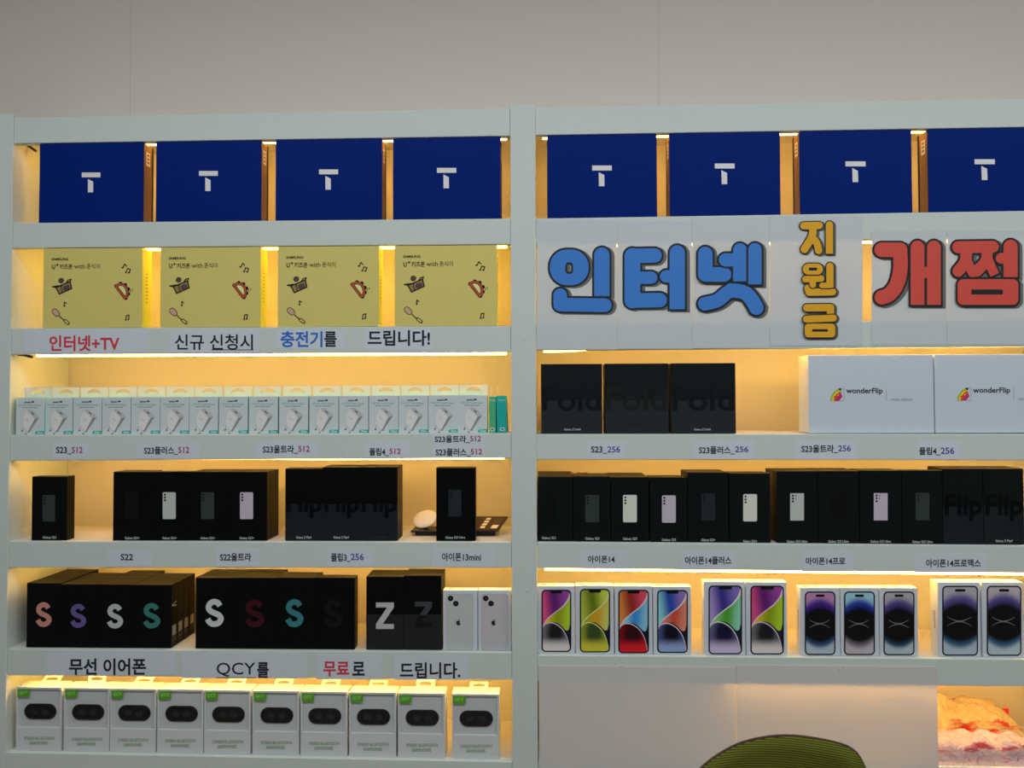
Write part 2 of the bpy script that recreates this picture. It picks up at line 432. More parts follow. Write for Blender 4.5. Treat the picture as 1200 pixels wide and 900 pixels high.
for i, x in enumerate((51, 188.3, 325.8, 462.8)):
    o = yb if i == 0 else dup(yb, (at(x, 340, YT).x, YT, floor_of(LEFT, 2, at(x, 340, YT).x, at(x+116, 340, YT).x)))
    o.scale.z = room_over(LEFT, 2, at(x, 340, YT).x, at(x+116, 340, YT).x)/room_over(LEFT, 2, at(51, 340, YT).x, at(167, 340, YT).x)
    tag(o, ('pale yellow box with small doodles, beside the left end of its shelf', 'pale yellow box with small doodles, second from the left end', 'pale yellow box with small doodles, third from the left end', 'pale yellow box with small doodles, beside the middle post')[i], 'box', 'yellow boxes on the second shelf')

# ---- charger boxes
CH_W = M('charger_white', (172, 181, 184), .4, .35, k=1.8); TEAL = M('teal_card', (22, 138, 130), .4, .35); GREENTEAL = M('green_teal_card', (60, 140, 105), .4, .35)
CH_A = M('charger_light', (186, 190, 190), .5, .2); CH_B = M('charger_mid', (150, 154, 154), .5, .2); CH_C = M('charger_dark', (112, 118, 118), .5, .2)
TABM = M_trans('tab_white', (190, 184, 184), .10, k=2.0)
def hang_tab(q, x0, x1, z0, z1, y, m, hole):
    """thin hanger tab with an arched hole: strips above and below the hole"""
    n = 24
    for k in range(n):
        a, b = x0+(x1-x0)*k/n, x0+(x1-x0)*(k+1)/n
        t = ((a+b)/2-x0)/(x1-x0); r = hole(t)
        for lo, hi in ([(0, 1)] if r is None else [(0, r[0]), (r[1], 1)]):
            q.box(a, b, y-.0004, y, z0+(z1-z0)*lo, z0+(z1-z0)*hi, m)
def arch(t):
    u = abs(t-.5)/.27
    if u > 1: return None
    return (.36+.16*(1-u*u), .52+.32*(1-u*u))
def charger_box():
    z0 = floor_of(LEFT, 3, at(52, 488, YF).x, at(85, 488, YF).x); x0, x1, h = span(52, 85.0, 466, z0, YF, 488); org = Vector((x0, YF, z0)); w = x1-x0; d = .027
    q = MB(); q.box(0, w, .0006, d, 0, h, TEAL, .0005); root = q.build('charger_box', None, org)
    q = MB(); q.box(-.0001, w+.0001, -.0002, .0012, 0, h, CH_W); q.build('front_panel', root)
    q = MB(); hang_tab(q, .001, w-.001, h-.001, h+.0255, d, TABM, arch); q.build('hang_tab', root)
    L = lambda x, y: (10+x/10, 440+y/10)
    p = Print(YF, org, .0005); p.text('smart', 62, 70, 470.2, 472.2, INK, .03); p.disc(71.8, 470.8, 1.5, INK, 1.0)
    p.text('25W PD Travel Charger', 55, 81, 473.6, 476.2, TEAL); [p.rect(a, b, 477.1, 477.9, CH_C) for a, b in ((59, 62.6), (63.2, 66), (66.8, 71.4), (72, 76.4))]
    p.build('lettering', root)
    p = Print(YF, org, .0005)
    sh = lambda pts, m: p.shape([L(*a) for a in pts], m)
    sh([(545, 408), (640, 505), (575, 630), (500, 590), (505, 480)], CH_A)
    sh([(500, 570), (580, 628), (560, 650), (505, 600)], CH_A)
    sh([(545, 405), (580, 398), (610, 405), (690, 475), (690, 492), (640, 505)], CH_B)
    sh([(640, 505), (690, 492), (600, 625), (580, 665), (548, 668), (575, 630)], CH_C)
    p.k = 1
    p.stroke([L(605, 432), L(628, 455)], .55, INK, n=6); p.stroke([L(535, 503), L(570, 532)], .2, CH_C, n=6)
    for a, b in (((505, 600), (490, 650)), ((560, 650), (535, 690))):
        p.k = 1; p.stroke([L(*a), L(*b)], .55, CH_B, n=6); p.k = 2; p.stroke([L(b[0]+3, b[1]-8), L(*b)], .7, INK, n=6)
    p.build('charger_picture', root)
    p = Print(YF, org, .0005); p.shape([(74.5, 508.6), (85.0, 508.6), (85.0, 504.9), (76, 504.9), (74.7, 505.9), (74.2, 507.2)], TEAL); p.k = 1
    p.text('25w', 76.6, 83.5, 505.4, 508.1, CH_W, .03); p.build('badge', root)
    return root
cb = charger_box()
cx = (20.3, 52, 86, 120, 154, 188, 222, 256.7, 291.8, 327.2, 362.6, 397.5, 432.5, 467.3, 502.2, 536.6)
for i, x in enumerate(cx):
    o = cb if i == 1 else dup(cb, (at(x, 488, YF).x, YF-(.004 if i == 0 else 0), floor_of(LEFT, 3, at(x, 488, YF).x, at(x+33, 488, YF).x)))
    tag(o, f'white charger box with teal badge, {ordinal(i)} from the left end of its row' if i < 15 else 'white charger box with teal badge, last of the row before the teal boxes', 'box', 'charger boxes in a row')
# two turned sideways at the end of the row
for i, (a, b, top, m, lean) in enumerate(((573.2, 581.0, 464.5, GREENTEAL, 0), (582.6, 596.2, 464, TEAL, -.028))):
    z0 = floor_of(LEFT, 3); x0, x1, h = span(a, b, top, z0, YF, 488)
    if i == 1: x1 -= .004; 
    org = Vector((x0, YF, z0)); q = MB(); q.box(0, x1-x0, 0, .066, 0, h, m, .0006); root = q.build('charger_box', None, org)
    q = MB(); q.box((x1-x0)*.15, (x1-x0)*.15+.0006, .004, .062, h-.001, h+.022, TABM); q.build('hang_tab', root)
    p = Print(YF, org, .0004); mid = (a+b)/2-(.6 if i else 0)
    p.text('smart', mid-4, mid+4, 468, 470.2, CH_W); p.rrect(mid-2.8, mid+2.8, 501, 505, 1.9, CH_W); p.k = 1; p.rrect(mid-1.6, mid+1.6, 502.3, 503.8, .7, INK); p.build('port_picture', root)
    if lean: root.rotation_euler = (0, lean, 0)
    tag(root, ('green side-on charger box between the white row and the teal box', 'bright teal side-on charger box leaning against the middle post')[i], 'box', 'charger boxes in a row')

# ---- black phone boxes -------------------------------------------------
BK = M('black_card', (4, 6, 7), .4, .12)
BK2 = M('black_card_soft', (8, 12, 14), .45, .15)
BASEDARK = M('charcoal_card', (19, 24, 28), .5, .15)
PH = {'cream': M('phone_cream', (196, 200, 190), .4, .3), 'white': M('phone_white', (170, 178, 174), .4, .3), 'lavender': M('phone_lavender', (176, 168, 184), .4, .3),
      'green': M('phone_green', (44, 54, 50), .4, .3), 'dark': M('phone_dark', (31, 36, 41), .4, .3), 'black': M('phone_black', (5, 6, 7), .3, .3)}
BOXD = .031
def phone_print(root, org, Y, x0, x1, y0, y1, kind, ultra):
    p = Print(Y, org); r = .4 if ultra else 1.6
    p.rrect(x0, x1, y0, y1, r, PH[kind]); p.k = 1
    w, h = x1-x0, y1-y0; lens = M('lens_black', (6, 7, 8), .3, .3) if kind != 'black' else M('lens_grey', (14, 16, 18), .3, .3)
    for k in range(3): p.disc(x0+w*(.20 if ultra else .17), y0+h*(.09+.105*k), 1.25, lens, n=12)
    if ultra:
        for k in range(2): p.disc(x0+w*.42, y0+h*(.09+.105*k), .75, lens, n=10)
    p.build('phone_picture', root)
def caption(root, org, Y, text, x0, x1, y0, y1, m=SILVER, name='lettering'):
    p = Print(Y, org); p.text(text, x0, x1, y0, y1, m, .015); p.build(name, root); return p
def pairname(n, i): return ordinal(i) if i < n-1 else 'last'
def column(x0, x1, ytop, rails, shelf_i, n, where, group, deco, mat=BK, Y=YF, bd=BOXD, front_label=None, ymid=None):
    """a front box with its print and the plain boxes standing behind it; returns the front one"""
    z0 = floor_of(rails, shelf_i, at(x0, 600, Y).x, at(x1, 600, Y).x); a, b, h = span(x0, x1, ytop, z0, Y, ymid)
    w = b-a-.0006; org = Vector((a+.0003, Y, z0))
    root = carton('phone_box', w, h, bd-.0006, mat, org)
    deco(root, org, Y)
    tag(root, front_label, 'box', group)
    plain = None
    for k in range(1, n):
        loc = org+Vector((0, k*bd, 0))
        if plain is None: plain = o = carton('phone_box', w, h-.0006, bd-.0006, mat, loc)
        else: o = plain.copy(); COL.objects.link(o); o.location = loc
        tag(o, f'plain black box, {ordinal(k)} behind {where}', 'box', group)
    return root
# left bay, fourth shelf
G4 = 'black phone boxes under the charger shelf'
def deco_s(kind, px, py, cap, ctx, ultra=False):
    def f(root, org, Y):
        if px: phone_print(root, org, Y, px[0], px[1], py[0], py[1], kind, ultra)
        caption(root, org, Y, cap, *ctx)
    return f
column(37, 78.6, 558.5, LEFT, 4, 1, '', G4, deco_s('green', (50, 64.6), (580, 611), 'Galaxy S23', (50.2, 66, 628.2, 632)), front_label='single black box with faint dark phone picture, alone at the left end of its shelf', ymid=600)
S4 = ((132.3, 177, 1, 'black', 2, 'the blank black box left of the pale phone picture', 'black box with no bright picture, left end of the four-box block'),
      (177, 221.3, 1, 'white', 1, '', 'black box with whitish phone picture, in the four-box block of the left bay'),
      (221.3, 266, 1, 'green', 3, 'the dark green phone box, four-box block', 'black box with dark green phone picture, in the four-box block of the left bay'),
      (266, 313, 1, 'lavender', 3, 'the lavender phone box, four-box block', 'black box with lavender phone picture, right end of the four-box block'))
for i, (x0, x1, _, kind, n, where, lab) in enumerate(S4):
    c = (154.7, 198.4, 243.3, 289.0)[i]
    column(x0, x1, 552.8+.0*i, LEFT, 4, n, where, G4, deco_s(kind, (c-7.7, c+7.7), (576.8, 608.3), 'Galaxy S23+', (c-8.2, c+8.8, 629, 632.8)), front_label=lab, bd=.027, ymid=600)
# two-part boxes with a lid
def lid_box(x0, x1, ytop, yseam, rails, shelf_i, n, where, group, deco, lab, lidm, basem, d, Y=YF, ymid=600):
    z0 = floor_of(rails, shelf_i, at(x0, 600, Y).x, at(x1, 600, Y).x); a, b, h = span(x0, x1, ytop, z0, Y, ymid); w = b-a-.0006
    org = Vector((a+.0003, Y, z0)); hs = at((x0+x1)/2, yseam, Y).z - z0
    root = empty('phone_box', org)
    q = MB(); q.box(0, w, 0, d-.0008, 0, hs, basem, .0008); q.build('base', root)
    q = MB(); q.box(0, w, 0, d-.0008, hs, h, lidm, .0008); q.build('lid', root)
    back = None
    tag(root, lab, 'box', group)
    for k in range(1, n):
        o = dup(root, org+Vector((0, k*d, 0)))
        tag(o, f'plain black lidded box, {ordinal(k)} behind {where}', 'box', group)
    deco(root, org, Y)
    return root
FLIPINK = M('gloss_black_ink', (5, 7, 9), .35, .12)
def deco_big(word, x0, x1, y0, y1, cap=None, ctx=None, m=FLIPINK, capm=SILVER, bold=.03):
    def f(root, org, Y):
        p = Print(Y, org); p.text(word, x0, x1, y0, y1, m, bold); p.build('big_lettering', root)
        if cap: caption(root, org, Y, cap, *ctx, capm)
    return f
GF = 'black lidded phone boxes beside the single boxes of the left bay'
DIM = M('dim_ink', (40, 45, 50), .4, .3)
for i, (x0, x1, n, w, lab) in enumerate(((334, 378, 1, '', 'black lidded box with big half-hidden lettering, left of its trio'),
        (378, 421.7, 2, 'the middle box of the lidded trio', 'black lidded box with big half-hidden lettering, middle of its trio'),
        (421.7, 466, 2, 'the box with the dim caption in the lidded trio', 'black lidded box with a dim caption, right of its trio'))):
    o0 = 0 if i == 0 else x0-334
    lid_box(x0, x1, (549, 547.3, 547)[i], 591, LEFT, 4, n, w, GF, deco_big('Flip', x0+2, x1-1, 578, 607, 'Galaxy Z Flip4', (x0+13, x1-13, 628.2, 632), capm=SILVER if i < 2 else DIM), lab, BK, BASEDARK, .034)
column(511, 557.3, 548, LEFT, 4, 1, '', G4, deco_s('dark', (525.5, 540.8), (574, 605.3), 'Galaxy S23 Ultra', (522, 545, 628.3, 632), True), front_label='single black box in front of the cream disc and the dark card', ymid=600)

# left bay, fifth shelf: boxes with a coloured letter
def letter_ink(name, c): return M('letter_'+name, c, .4, .3)
GS = 'black boxes with a coloured letter, left block'
SL = (('pink', (178, 124, 114)), ('purple', (92, 78, 134)), ('grey', (166, 172, 172)), ('teal', (48, 108, 104)), ('white', (182, 188, 186)), ('crimson', (54, 6, 19)), ('blue_teal', (50, 112, 118)), ('ghost', (5, 6, 7)))
def S_deco(ix, x0, x1, y0, y1, side=False):
    def f(root, org, Y):
        p = Print(Y, org); w_, h_ = x1-x0, y1-y0; hw = .105*h_; m = letter_ink(*SL[ix])
        X = lambda u: x0+hw+u*(w_-2*hw); V = lambda v: y0+hw+v*(h_-2*hw)
        pts = smooth_pts([(X(.93), V(.17)), (X(.76), V(.03)), (X(.50), V(-.02)), (X(.20), V(.06)), (X(.07), V(.24)), (X(.20), V(.40)), (X(.50), V(.50)), (X(.84), V(.60)), (X(1.0), V(.77)), (X(.84), V(.95)), (X(.50), V(1.02)), (X(.20), V(.96)), (X(.0), V(.78))], 5)
        n_ = len(pts); L_, R_ = [], []
        for k in range(n_):
            a_, b_ = pts[max(k-1, 0)], pts[min(k+1, n_-1)]; l_ = math.hypot(b_[0]-a_[0], b_[1]-a_[1]); nx, ny = -(b_[1]-a_[1])/l_*hw, (b_[0]-a_[0])/l_*hw
            L_.append((pts[k][0]+nx, pts[k][1]+ny)); R_.append((pts[k][0]-nx, pts[k][1]-ny))
        p.raw([p.p(*a_) for a_ in L_+R_], [(k, k+1, n_+k+1, n_+k) for k in range(n_-1)], m); p.build('big_lettering', root)
    return f
SX = (31, 70.8, 113, 155.5, 200.8); SG = ((41.5, 60.6, 706, 734.2), (82, 101.2, 708, 735.3), (125, 144.4, 708, 736), (167.2, 188, 707, 736))
SN = (5, 4, 5, 4); GREYPRINT = M('grey_sticker', (120, 116, 112), .5, .2)
for i in range(4):
    column(SX[i], SX[i+1], (683.3, 684.6, 684.8, 685.2)[i], LEFT, 5, SN[i], f'the box with the {SL[i][0]} letter', GS, S_deco(i, *SG[i]), front_label=f'black box with a {SL[i][0]} letter S, in the block at the left end', ymid=722)
# grey stickers on the open side of that block
zc = floor_of(LEFT, 5)
for o in [o for o in COL.objects if o.get('group') == GS and abs(o.location.x-(at(SX[3], 722, YF).x+.0003)) < .001]:
    q = MB(); x = at(SX[4], 722, YF).x-o.location.x-.0002
    q.poly([(x, .006, .028), (x, .024, .028), (x, .024, .052), (x, .006, .052)], GREYPRINT)
    for k in range(3): q.poly([(x, .006, .014+k*.004), (x, .024, .014+k*.004), (x, .024, .016+k*.004), (x, .006, .016+k*.004)], M('side_print', (60, 56, 54), .5, .2))
    if abs(o.location.y-YF) < .001:
        for za, zb_ in ((.100, .106), (.100, .096)): q.poly([(x, .003, za), (x, .003, za+.0022), (x, .026, zb_+.0022), (x, .026, zb_)], SILVER)
    q.build('sticker', o)
GS2 = 'black boxes with a coloured letter, second block'
SX = (229, 274.5, 322.3, 370, 415.8); SG = ((240, 262.3, 702.3, 734.2), (286.5, 310, 703, 734.5), (334, 355.8, 702.5, 734.4), (379, 402, 703, 735)); SN = (3, 3, 2, 1)
for i in range(4):
    nm = ('white', 'crimson', 'blue teal', 'black')[i]
    column(SX[i], SX[i+1], 676.8, LEFT, 5, SN[i], f'the box with the {nm} letter', GS2, S_deco(i+4, *SG[i]), front_label=(f'black box with a {nm} letter S, in the second block from the left end' if i < 3 else 'black box with a hardly visible black letter, right end of the second block'), ymid=720)
GZ = 'black lidded boxes with a letter Z'
def deco_z(root, org, Y, x0, x1, y0, y1, m_hi, m_lo, ys, cap):
    p = Print(Y, org)
    def zed(lo, hi, m):
        t = 6.0/32*(y1-y0)
        for poly in ([(x0, y0), (x1, y0), (x1, y0+t), (x0, y0+t)], [(x1, y0+t), (x0+8, y1-t), (x0, y1-t), (x1-8, y0+t)], [(x0, y1-t), (x1, y1-t), (x1, y1), (x0, y1)]):
            # keep the part between lo and hi
            pts = poly
            for lim, sgn in ((lo, 1), (hi, -1)):
                out = []
                for k in range(len(pts)):
                    A, B = pts[k], pts[(k+1) % len(pts)]; da, db = (A[1]-lim)*sgn, (B[1]-lim)*sgn
                    if da >= 0: out.append(A)
                    if da*db < 0: t2 = da/(da-db); out.append((A[0]+(B[0]-A[0])*t2, A[1]+(B[1]-A[1])*t2))
                pts = out
                if not pts: break
            if len(pts) > 2: p.shape(pts, m)
    zed(y0-1, ys, m_hi); zed(ys, y1+1, m_lo); p.build('big_lettering', root)
    caption(root, org, Y, cap, x0+2, x1-1, 756.8, 760.2, M('dim_caption', (14, 15, 17), .4, .3))
ZG = M('letter_grey_z', (168, 170, 170), .4, .3); ZD = M('letter_dim_z', (52, 58, 64), .35, .3); ZB = M('letter_black_z', (12, 14, 17), .35, .3)
lid_box(429, 473.2, 675.6, 720.5, LEFT, 5, 2, 'the box with the bright letter Z', GZ, lambda r, o, Y: deco_z(r, o, Y, 440.6, 461.6, 706, 737, ZG, ZG, 720.5, 'Galaxy Z Fold3'), 'black lidded box with a bright grey letter Z', BK, M('soft_charcoal', (22, 24, 27), .5, .25), .036, ymid=720)
lid_box(473.2, 517.5, 674.3, 720.5, LEFT, 5, 2, 'the box with the dim letter Z', GZ, lambda r, o, Y: deco_z(r, o, Y, 486, 506.4, 705, 735, ZD, ZB, 720.5, 'Galaxy Z Flip3'), 'black lidded box with a dim, half-faded letter Z beside the white boxes', BK, M('soft_charcoal', (22, 24, 27), .5, .25), .036, ymid=720)

# ---- white phone boxes (back of phone shown)
def white_box(name, x0, x1, ytop, rails, si, d, Y=YF, ymid=725):
    z0 = floor_of(rails, si, at(x0, 700, Y).x, at(x1, 700, Y).x); a, b, h = span(x0, x1, ytop, z0, Y, ymid); org = Vector((a+.0003, Y, z0))
    return carton(name, b-a-.0006, h, d, WHITE, org, .0012), org
LINE = M('outline_grey', (128, 134, 136), .5, .2)
for i, (x0, x1, c, fill, lab) in enumerate(((519.2, 559.6, 0, (168, 176, 174), 'white phone box with a pale green phone back, beside the black letter boxes'), (560.2, 599.2, 41.2, (172, 168, 174), 'white phone box with a pinkish phone back, beside the middle post'))):
    root, org = white_box('white_phone_box', x0, x1, 691.6, LEFT, 5, .026)
    p = Print(YF, org); dx = (0, 41.2)[i]
    p.rrect(522.8+dx, 554.4+dx, 696, 762.2, 4, LINE); p.k = 1; p.rrect(523.2+dx, 554+dx, 696.5, 761.7, 3.7, M('phone_back_'+('green', 'pink')[i], fill, .4, .3))
    p.k = 2; p.rrect(524.2+dx, 539+dx, 697.4, 712, 3.5, M('phone_back_'+('green', 'pink')[i], fill)); p.k = 3
    for x, y in ((528, 701.2), (534.2, 707.3)):
        p.k = 3; p.disc(x+dx, y, 3.3, M('lens_black', (6, 7, 8), .3, .3)); p.k = 4; p.disc(x+dx, y, 1.1, M('lens_glint', (50, 54, 58), .3, .3), n=10)
    p.k = 3; p.disc(528+dx, 708, .6, LINE, n=8); p.build('phone_picture', root)
    # fruit mark: lobed body with a bite, and a leaf
    p = Print(YF, org, .001); cx_, cy_ = 537.2+dx, 729.6
    pts = [(cx_, cy_-1.9), (cx_+1.2, cy_-2.4), (cx_+2.2, cy_-1.9), (cx_+1.5, cy_-1.0), (cx_+1.4, cy_+.2), (cx_+2.4, cy_+1.3), (cx_+1.7, cy_+2.7), (cx_+.9, cy_+3.2), (cx_, cy_+2.9), (cx_-.9, cy_+3.2), (cx_-2.0, cy_+2.0), (cx_-2.6, cy_), (cx_-2.2, cy_-1.7), (cx_-1.2, cy_-2.4)]
    p.shape(pts, INK); p.disc(cx_+.6, cy_-3.3, 1.0, INK, .5, n=8, rot=-.9); p.build('logo', root)
    q = MB(); zt = at(540, 691.6, YF).z-org.z+.0004
    for (u0, u1) in ((.012, .026), (.038, .048)): q.poly([(u0, .009, zt), (u1, .009, zt), (u1, .015, zt), (u0, .015, zt)], M('top_print', (92, 70, 56), .6, .2))
    q.build('top_lettering', root)
    tag(root, lab, 'box', 'white phone boxes with a phone back')

# ---- earphone boxes
QW = M('earphone_card', (162, 166, 168), .45, .35); QG = M('leaf_green', (66, 128, 22), .45, .3); QT = M('green_text', (88, 122, 88), .5, .2); QIN = M('earphone_inner', (152, 157, 159), .5, .3)
CASE = M('case_black', (6, 6, 7), .35, .2)
def earphone_box():
    Y = YF; z0 = floor_of(LEFT, 6, at(529, 850, YF).x, at(585, 850, YF).x); x0, x1, h = span(529.6, 585, 813.2, z0, Y, 852); org = Vector((x0, Y, z0)); w = x1-x0; d = .042; R = .005
    P = lambda x, y: at(x, y, Y)-org
    wx0, wx1 = P(531.4, 840).x, P(582.8, 840).x; wz0, wz1 = P(556, 861.5).z, P(556, 815.6).z
    q = MB(); q.box(0, w, R, d, 0, h, QW, .0006)
    q.box(0, wx0, 0, R+.0005, 0, h, QW); q.box(wx1, w, 0, R+.0005, 0, h, QW); q.box(wx0, wx1, 0, R+.0005, wz1, h, QW); q.box(wx0, wx1, 0, R+.0005, 0, wz0, QW)
    root = q.build('earphone_box', None, org)
    q = MB(); q.box(wx0, wx1, R-.0008, R-.0002, wz0, wz1, QIN); q.build('inner_tray', root)
    a, b = P(538.3, 836), P(577.6, 836); r = (P(0, 827).z-P(0, 845.2).z)/2; cz = (P(0, 827).z+P(0, 845.2).z)/2
    def stadium(ins, y):
        rr = r-ins; pts = []
        for cxx, a0 in ((b.x-r, -90), (a.x+r, 90)):
            for k in range(13):
                t = math.radians(a0+180*k/12); pts.append(Vector((cxx+rr*math.cos(t), y, cz+rr*math.sin(t))))
        return pts
    q = MB(); q.loft([stadium(0, R-.0006), stadium(0, R-.002), stadium(.0012, R-.0034), stadium(.004, R-.0043)], CASE)
    o = q.build('earphone_case', root)
    for ex in (.33, .67):
        q = MB(); xx = a.x+(b.x-a.x)*ex
        q.loft([[Vector((xx+rr*1.2*math.cos(t*math.pi/8), y, cz+rr*math.sin(t*math.pi/8))) for t in range(16)] for rr, y in ((.0075, R-.0042), (.006, R-.0047), (.003, R-.0049))], M('bud_black', (20, 21, 24), .25, .4)); q.build('earbud', o)
    q = MB(); q.box(wx0-.0008, wx1+.0008, -.0002, .0001, wz0-.0008, wz1+.0008, M_film('clear_film')); q.build('window_film', root)
    p = Print(Y, org, .0006); p.rect(531, 545.6, 815.2, 824.6, QG); p.k = 1; p.text('QCY', 533.2, 543.2, 817.6, 821.8, M('pale_green', (150, 192, 120), .5, .2)); p.build('brand_tag', root)
    p = Print(Y, org); p.text('STEREO BLUETOOTH', 539.5, 576.5, 872.6, 876.4, QT, .012); p.text('EARPHONES', 546.5, 568.5, 878, 882, QT, .012); p.build('lettering', root)
    q = MB(); tw = .044
    hang_tab(q, w*.35-.0, w*.35+tw, 0, .021, 0, QW, lambda t: None if abs(t-.5) > .34 else (.3, .62+.14*(1-abs(t-.5)/.34)))
    t = q.build('hang_tab', root, (0, d*.75, h)); t.rotation_euler = (math.radians(-62), 0, 0)
    return root
eb = earphone_box()
EX = (18.8, 74.8, 129, 184.3, 239.3, 296, 352.2, 409.3, 466.4, 529.6); EW = 55.4
for i, x in enumerate(EX):
    loc = Vector((at(x, 850, YF).x, YF, floor_of(LEFT, 6, at(x, 850, YF).x, at(x+55, 850, YF).x)))
    o = eb if i == 9 else dup(eb, loc)
    if i in (1, 8):
        for c in o.children:
            if c.name.startswith('hang_tab'): c.rotation_euler = (math.radians(-8), 0, 0)
    nm = f'white earphone box with a dark case in its window, {ordinal(i)} from the left end'
    if i == 8: nm = 'white earphone box with its hanger tab standing up, left of the gap'
    if i == 9: nm = 'white earphone box standing apart beside the middle post'
    if i == 1: nm = 'white earphone box with upright hanger tab, second from the left end'
    tag(o, nm, 'box', 'earphone boxes on the lowest shelf')

# ---- right bay, third shelf: square black boxes
GQ = 'square black lidded boxes'
FL = M('fold_lid', (14, 19, 21), .45, .15); FB = M('fold_base', (27, 33, 36), .5, .15); FI = M('fold_ink', (17, 20, 22), .35, .15); FI2 = M('fold_ink_sheen', (27, 29, 30), .35, .15)  # the lighter ink copy has a gloss reflection put into its colour
for i, (x0, x1, lab) in enumerate(((634, 706, 'square black lidded box beside the middle post'), (709, 783.5, 'square black lidded box, middle of its three'), (786.3, 862.3, 'square black lidded box, farthest of its three from the middle post'))):
    lid_box(x0, x1, (426.5, 426, 425.5)[i], 468.7, RIGHT, 3, 1, '', GQ, deco_big('Fold', x0+1.5, x1-2, 454.5, 481.5, 'Galaxy Z Fold4', (x0+27, x0+46.5, 502, 505), (FI, FI2, FI)[i], (SILVER, DIM, SILVER)[i], .02), lab, FL, FB, .06, ymid=470)
# ---- wide white boxes with the wing mark
WB = M('wide_box_white', (166, 176, 188), .45, .3, k=1.85)
def wide_box():
    z0 = floor_of(RIGHT, 3); x0, x1, h = span(947.3, 1094.2, 415.8, z0, YF, 462); org = Vector((x0, YF, z0))
    root = carton('wide_white_box', x1-x0, h, .066, WB, org, .001)
    p = Print(YF, org); p.text('wonderFlip', 991.4, 1034.4, 454.6, 462.8, INK, .02); p.rect(1038.3, 1038.9, 454.8, 469.8, LINE)
    p.text('white edition', 1043.4, 1069.4, 466.2, 469.6, M('grey_text', (110, 116, 122), .5, .2)); p.build('lettering', root)
    p = Print(YF, org)
    ang = [math.radians(180+10*k) for k in range(8)]
    for k, (r, c, nm) in enumerate(((16, (130, 150, 40), 'lime'), (14, (196, 168, 50), 'yellow'), (12, (176, 60, 50), 'red'), (9, (150, 44, 84), 'magenta'))):
        p.k = k; p.shape([(989, 470)]+[(989+r*math.cos(a), 470+r*math.sin(a)) for a in ang], M('wing_'+nm, c, .5, .2))
    p.k = 4; p.shape([(989, 470), (983, 470), (989, 463)], WB); p.k = 5
    for x, y, r, m in ((984.4, 456.2, 1.6, INK), (977.5, 465, .9, M('wing_red', (176, 60, 50))), (982, 463, .9, M('wing_yellow', (196, 168, 50)))): p.disc(x, y, r, m, n=10)
    p.stroke([(983.5, 455), (989, 455), (989, 469.6), (983, 469.6)], .25, LINE, n=6); p.build('logo', root)
    return root
wb = wide_box(); tag(wb, 'wide white box with a rainbow wing mark, fully in view', 'box', 'wide white boxes')
w2 = dup(wb, (at(1095.6, 462, YF).x, YF, floor_of(RIGHT, 3))); tag(w2, 'wide white box with a rainbow wing mark, cut by the picture edge', 'box', 'wide white boxes')

# ---- right bay, fourth shelf: a long row of black boxes
GR = 'black phone boxes in the long row of the right bay'
RB = ((630.2, 671.5, 558.5, 'black', 5, False, 'S23'), (672, 715.3, 558.2, 'green', 3, False, 'S23'), (716, 760.3, 559, 'cream', 4, False, 'S23'), (761.6, 805.5, 559.2, 'lavender', 2, False, 'S23'),
      (806, 853.8, 553.6, 'dark', 3, False, 'S23+'), (854.8, 903.2, 554.6, 'cream', 2, False, 'S23+'), (910.3, 958.4, 552.0, 'white', 3, True, 'S23 Ultra'), (958.8, 1007, 551.8, 'black', 3, True, 'S23 Ultra'),
      (1007.6, 1056.8, 551.3, 'lavender', 2, True, 'S23 Ultra'), (1057.3, 1104.6, 551.2, 'green', 1, True, 'S23 Ultra'))
RD_ = ('the unlit black box against the middle post', 'the box with the dark green three-lens phone, right bay', 'the taller-topped box with the cream phone near the middle post', 'the lavender phone box of the smaller boxes', 'the box with the dark grey phone', 'the cream phone box left of the gap',
       'the pale phone box right of the gap', 'the all-black phone box of the large boxes', 'the lavender phone box of the large boxes', '')
RLAB = ('black box with a hardly visible black phone, against the middle post in the right bay', 'black box with a dark green three-lens phone, second from the middle post', 'black box with a bright cream phone, third from the middle post', 'black box with a lavender rounded phone, fourth from the middle post',
        'black box with a faint dark grey phone, fifth from the middle post', 'black box with a cream rounded phone, just left of the lit gap', 'black box with a pale square-cornered phone, just right of the lit gap', 'black box with a black square-cornered phone, right bay',
        'black box with a lavender square-cornered phone, right bay', 'black box with a dark green square-cornered phone, beside the lidded boxes')
RC = ((643, 580), (694, 580), (738.2, 580), (783.8, 580.5), (830, 578), (879, 579), (934, 578), (982.5, 577.6), (1032, 577.8), (1081, 577.6))
for i, (x0, x1, yt, kind, n, ul, cap) in enumerate(RB):
    c, py = RC[i]; yb = (628.8, 629.5, 629.8, 631, 631.2, 632.8, 633, 633, 633, 633.4)[i]; hw = 12 if ul else 8.2
    def deco(root, org, Y, c=c, py=py, kind=kind, ul=ul, cap=cap, yb=yb, hw=hw):
        phone_print(root, org, Y, c-8.1, c+8.1, py, py+32, kind, ul); caption(root, org, Y, 'Galaxy '+cap, c-hw, c+hw, yb, yb+3.8)
    column(x0, x1, yt, RIGHT, 4, n, RD_[i], GR, deco, mat=BK2, bd=.029, front_label=RLAB[i], ymid=600)
for i, (x0, x1) in enumerate(((1105, 1152.2), (1152.6, 1200.2))):
    lid_box(x0, x1, 549, 594.5, RIGHT, 4, 2, ('the lidded box beside the green phone box', 'the lidded box at the picture edge')[i], GR, deco_big('Flip', x0+2, x1-1.5, 579, 611, 'Galaxy Z Flip4' if i else None, (1166.5, 1186.5, 632.3, 636)), ('black lidded box with big dark lettering beside the green phone box', 'black lidded box with big dark lettering at the picture edge')[i], BK2, BASEDARK, .034)
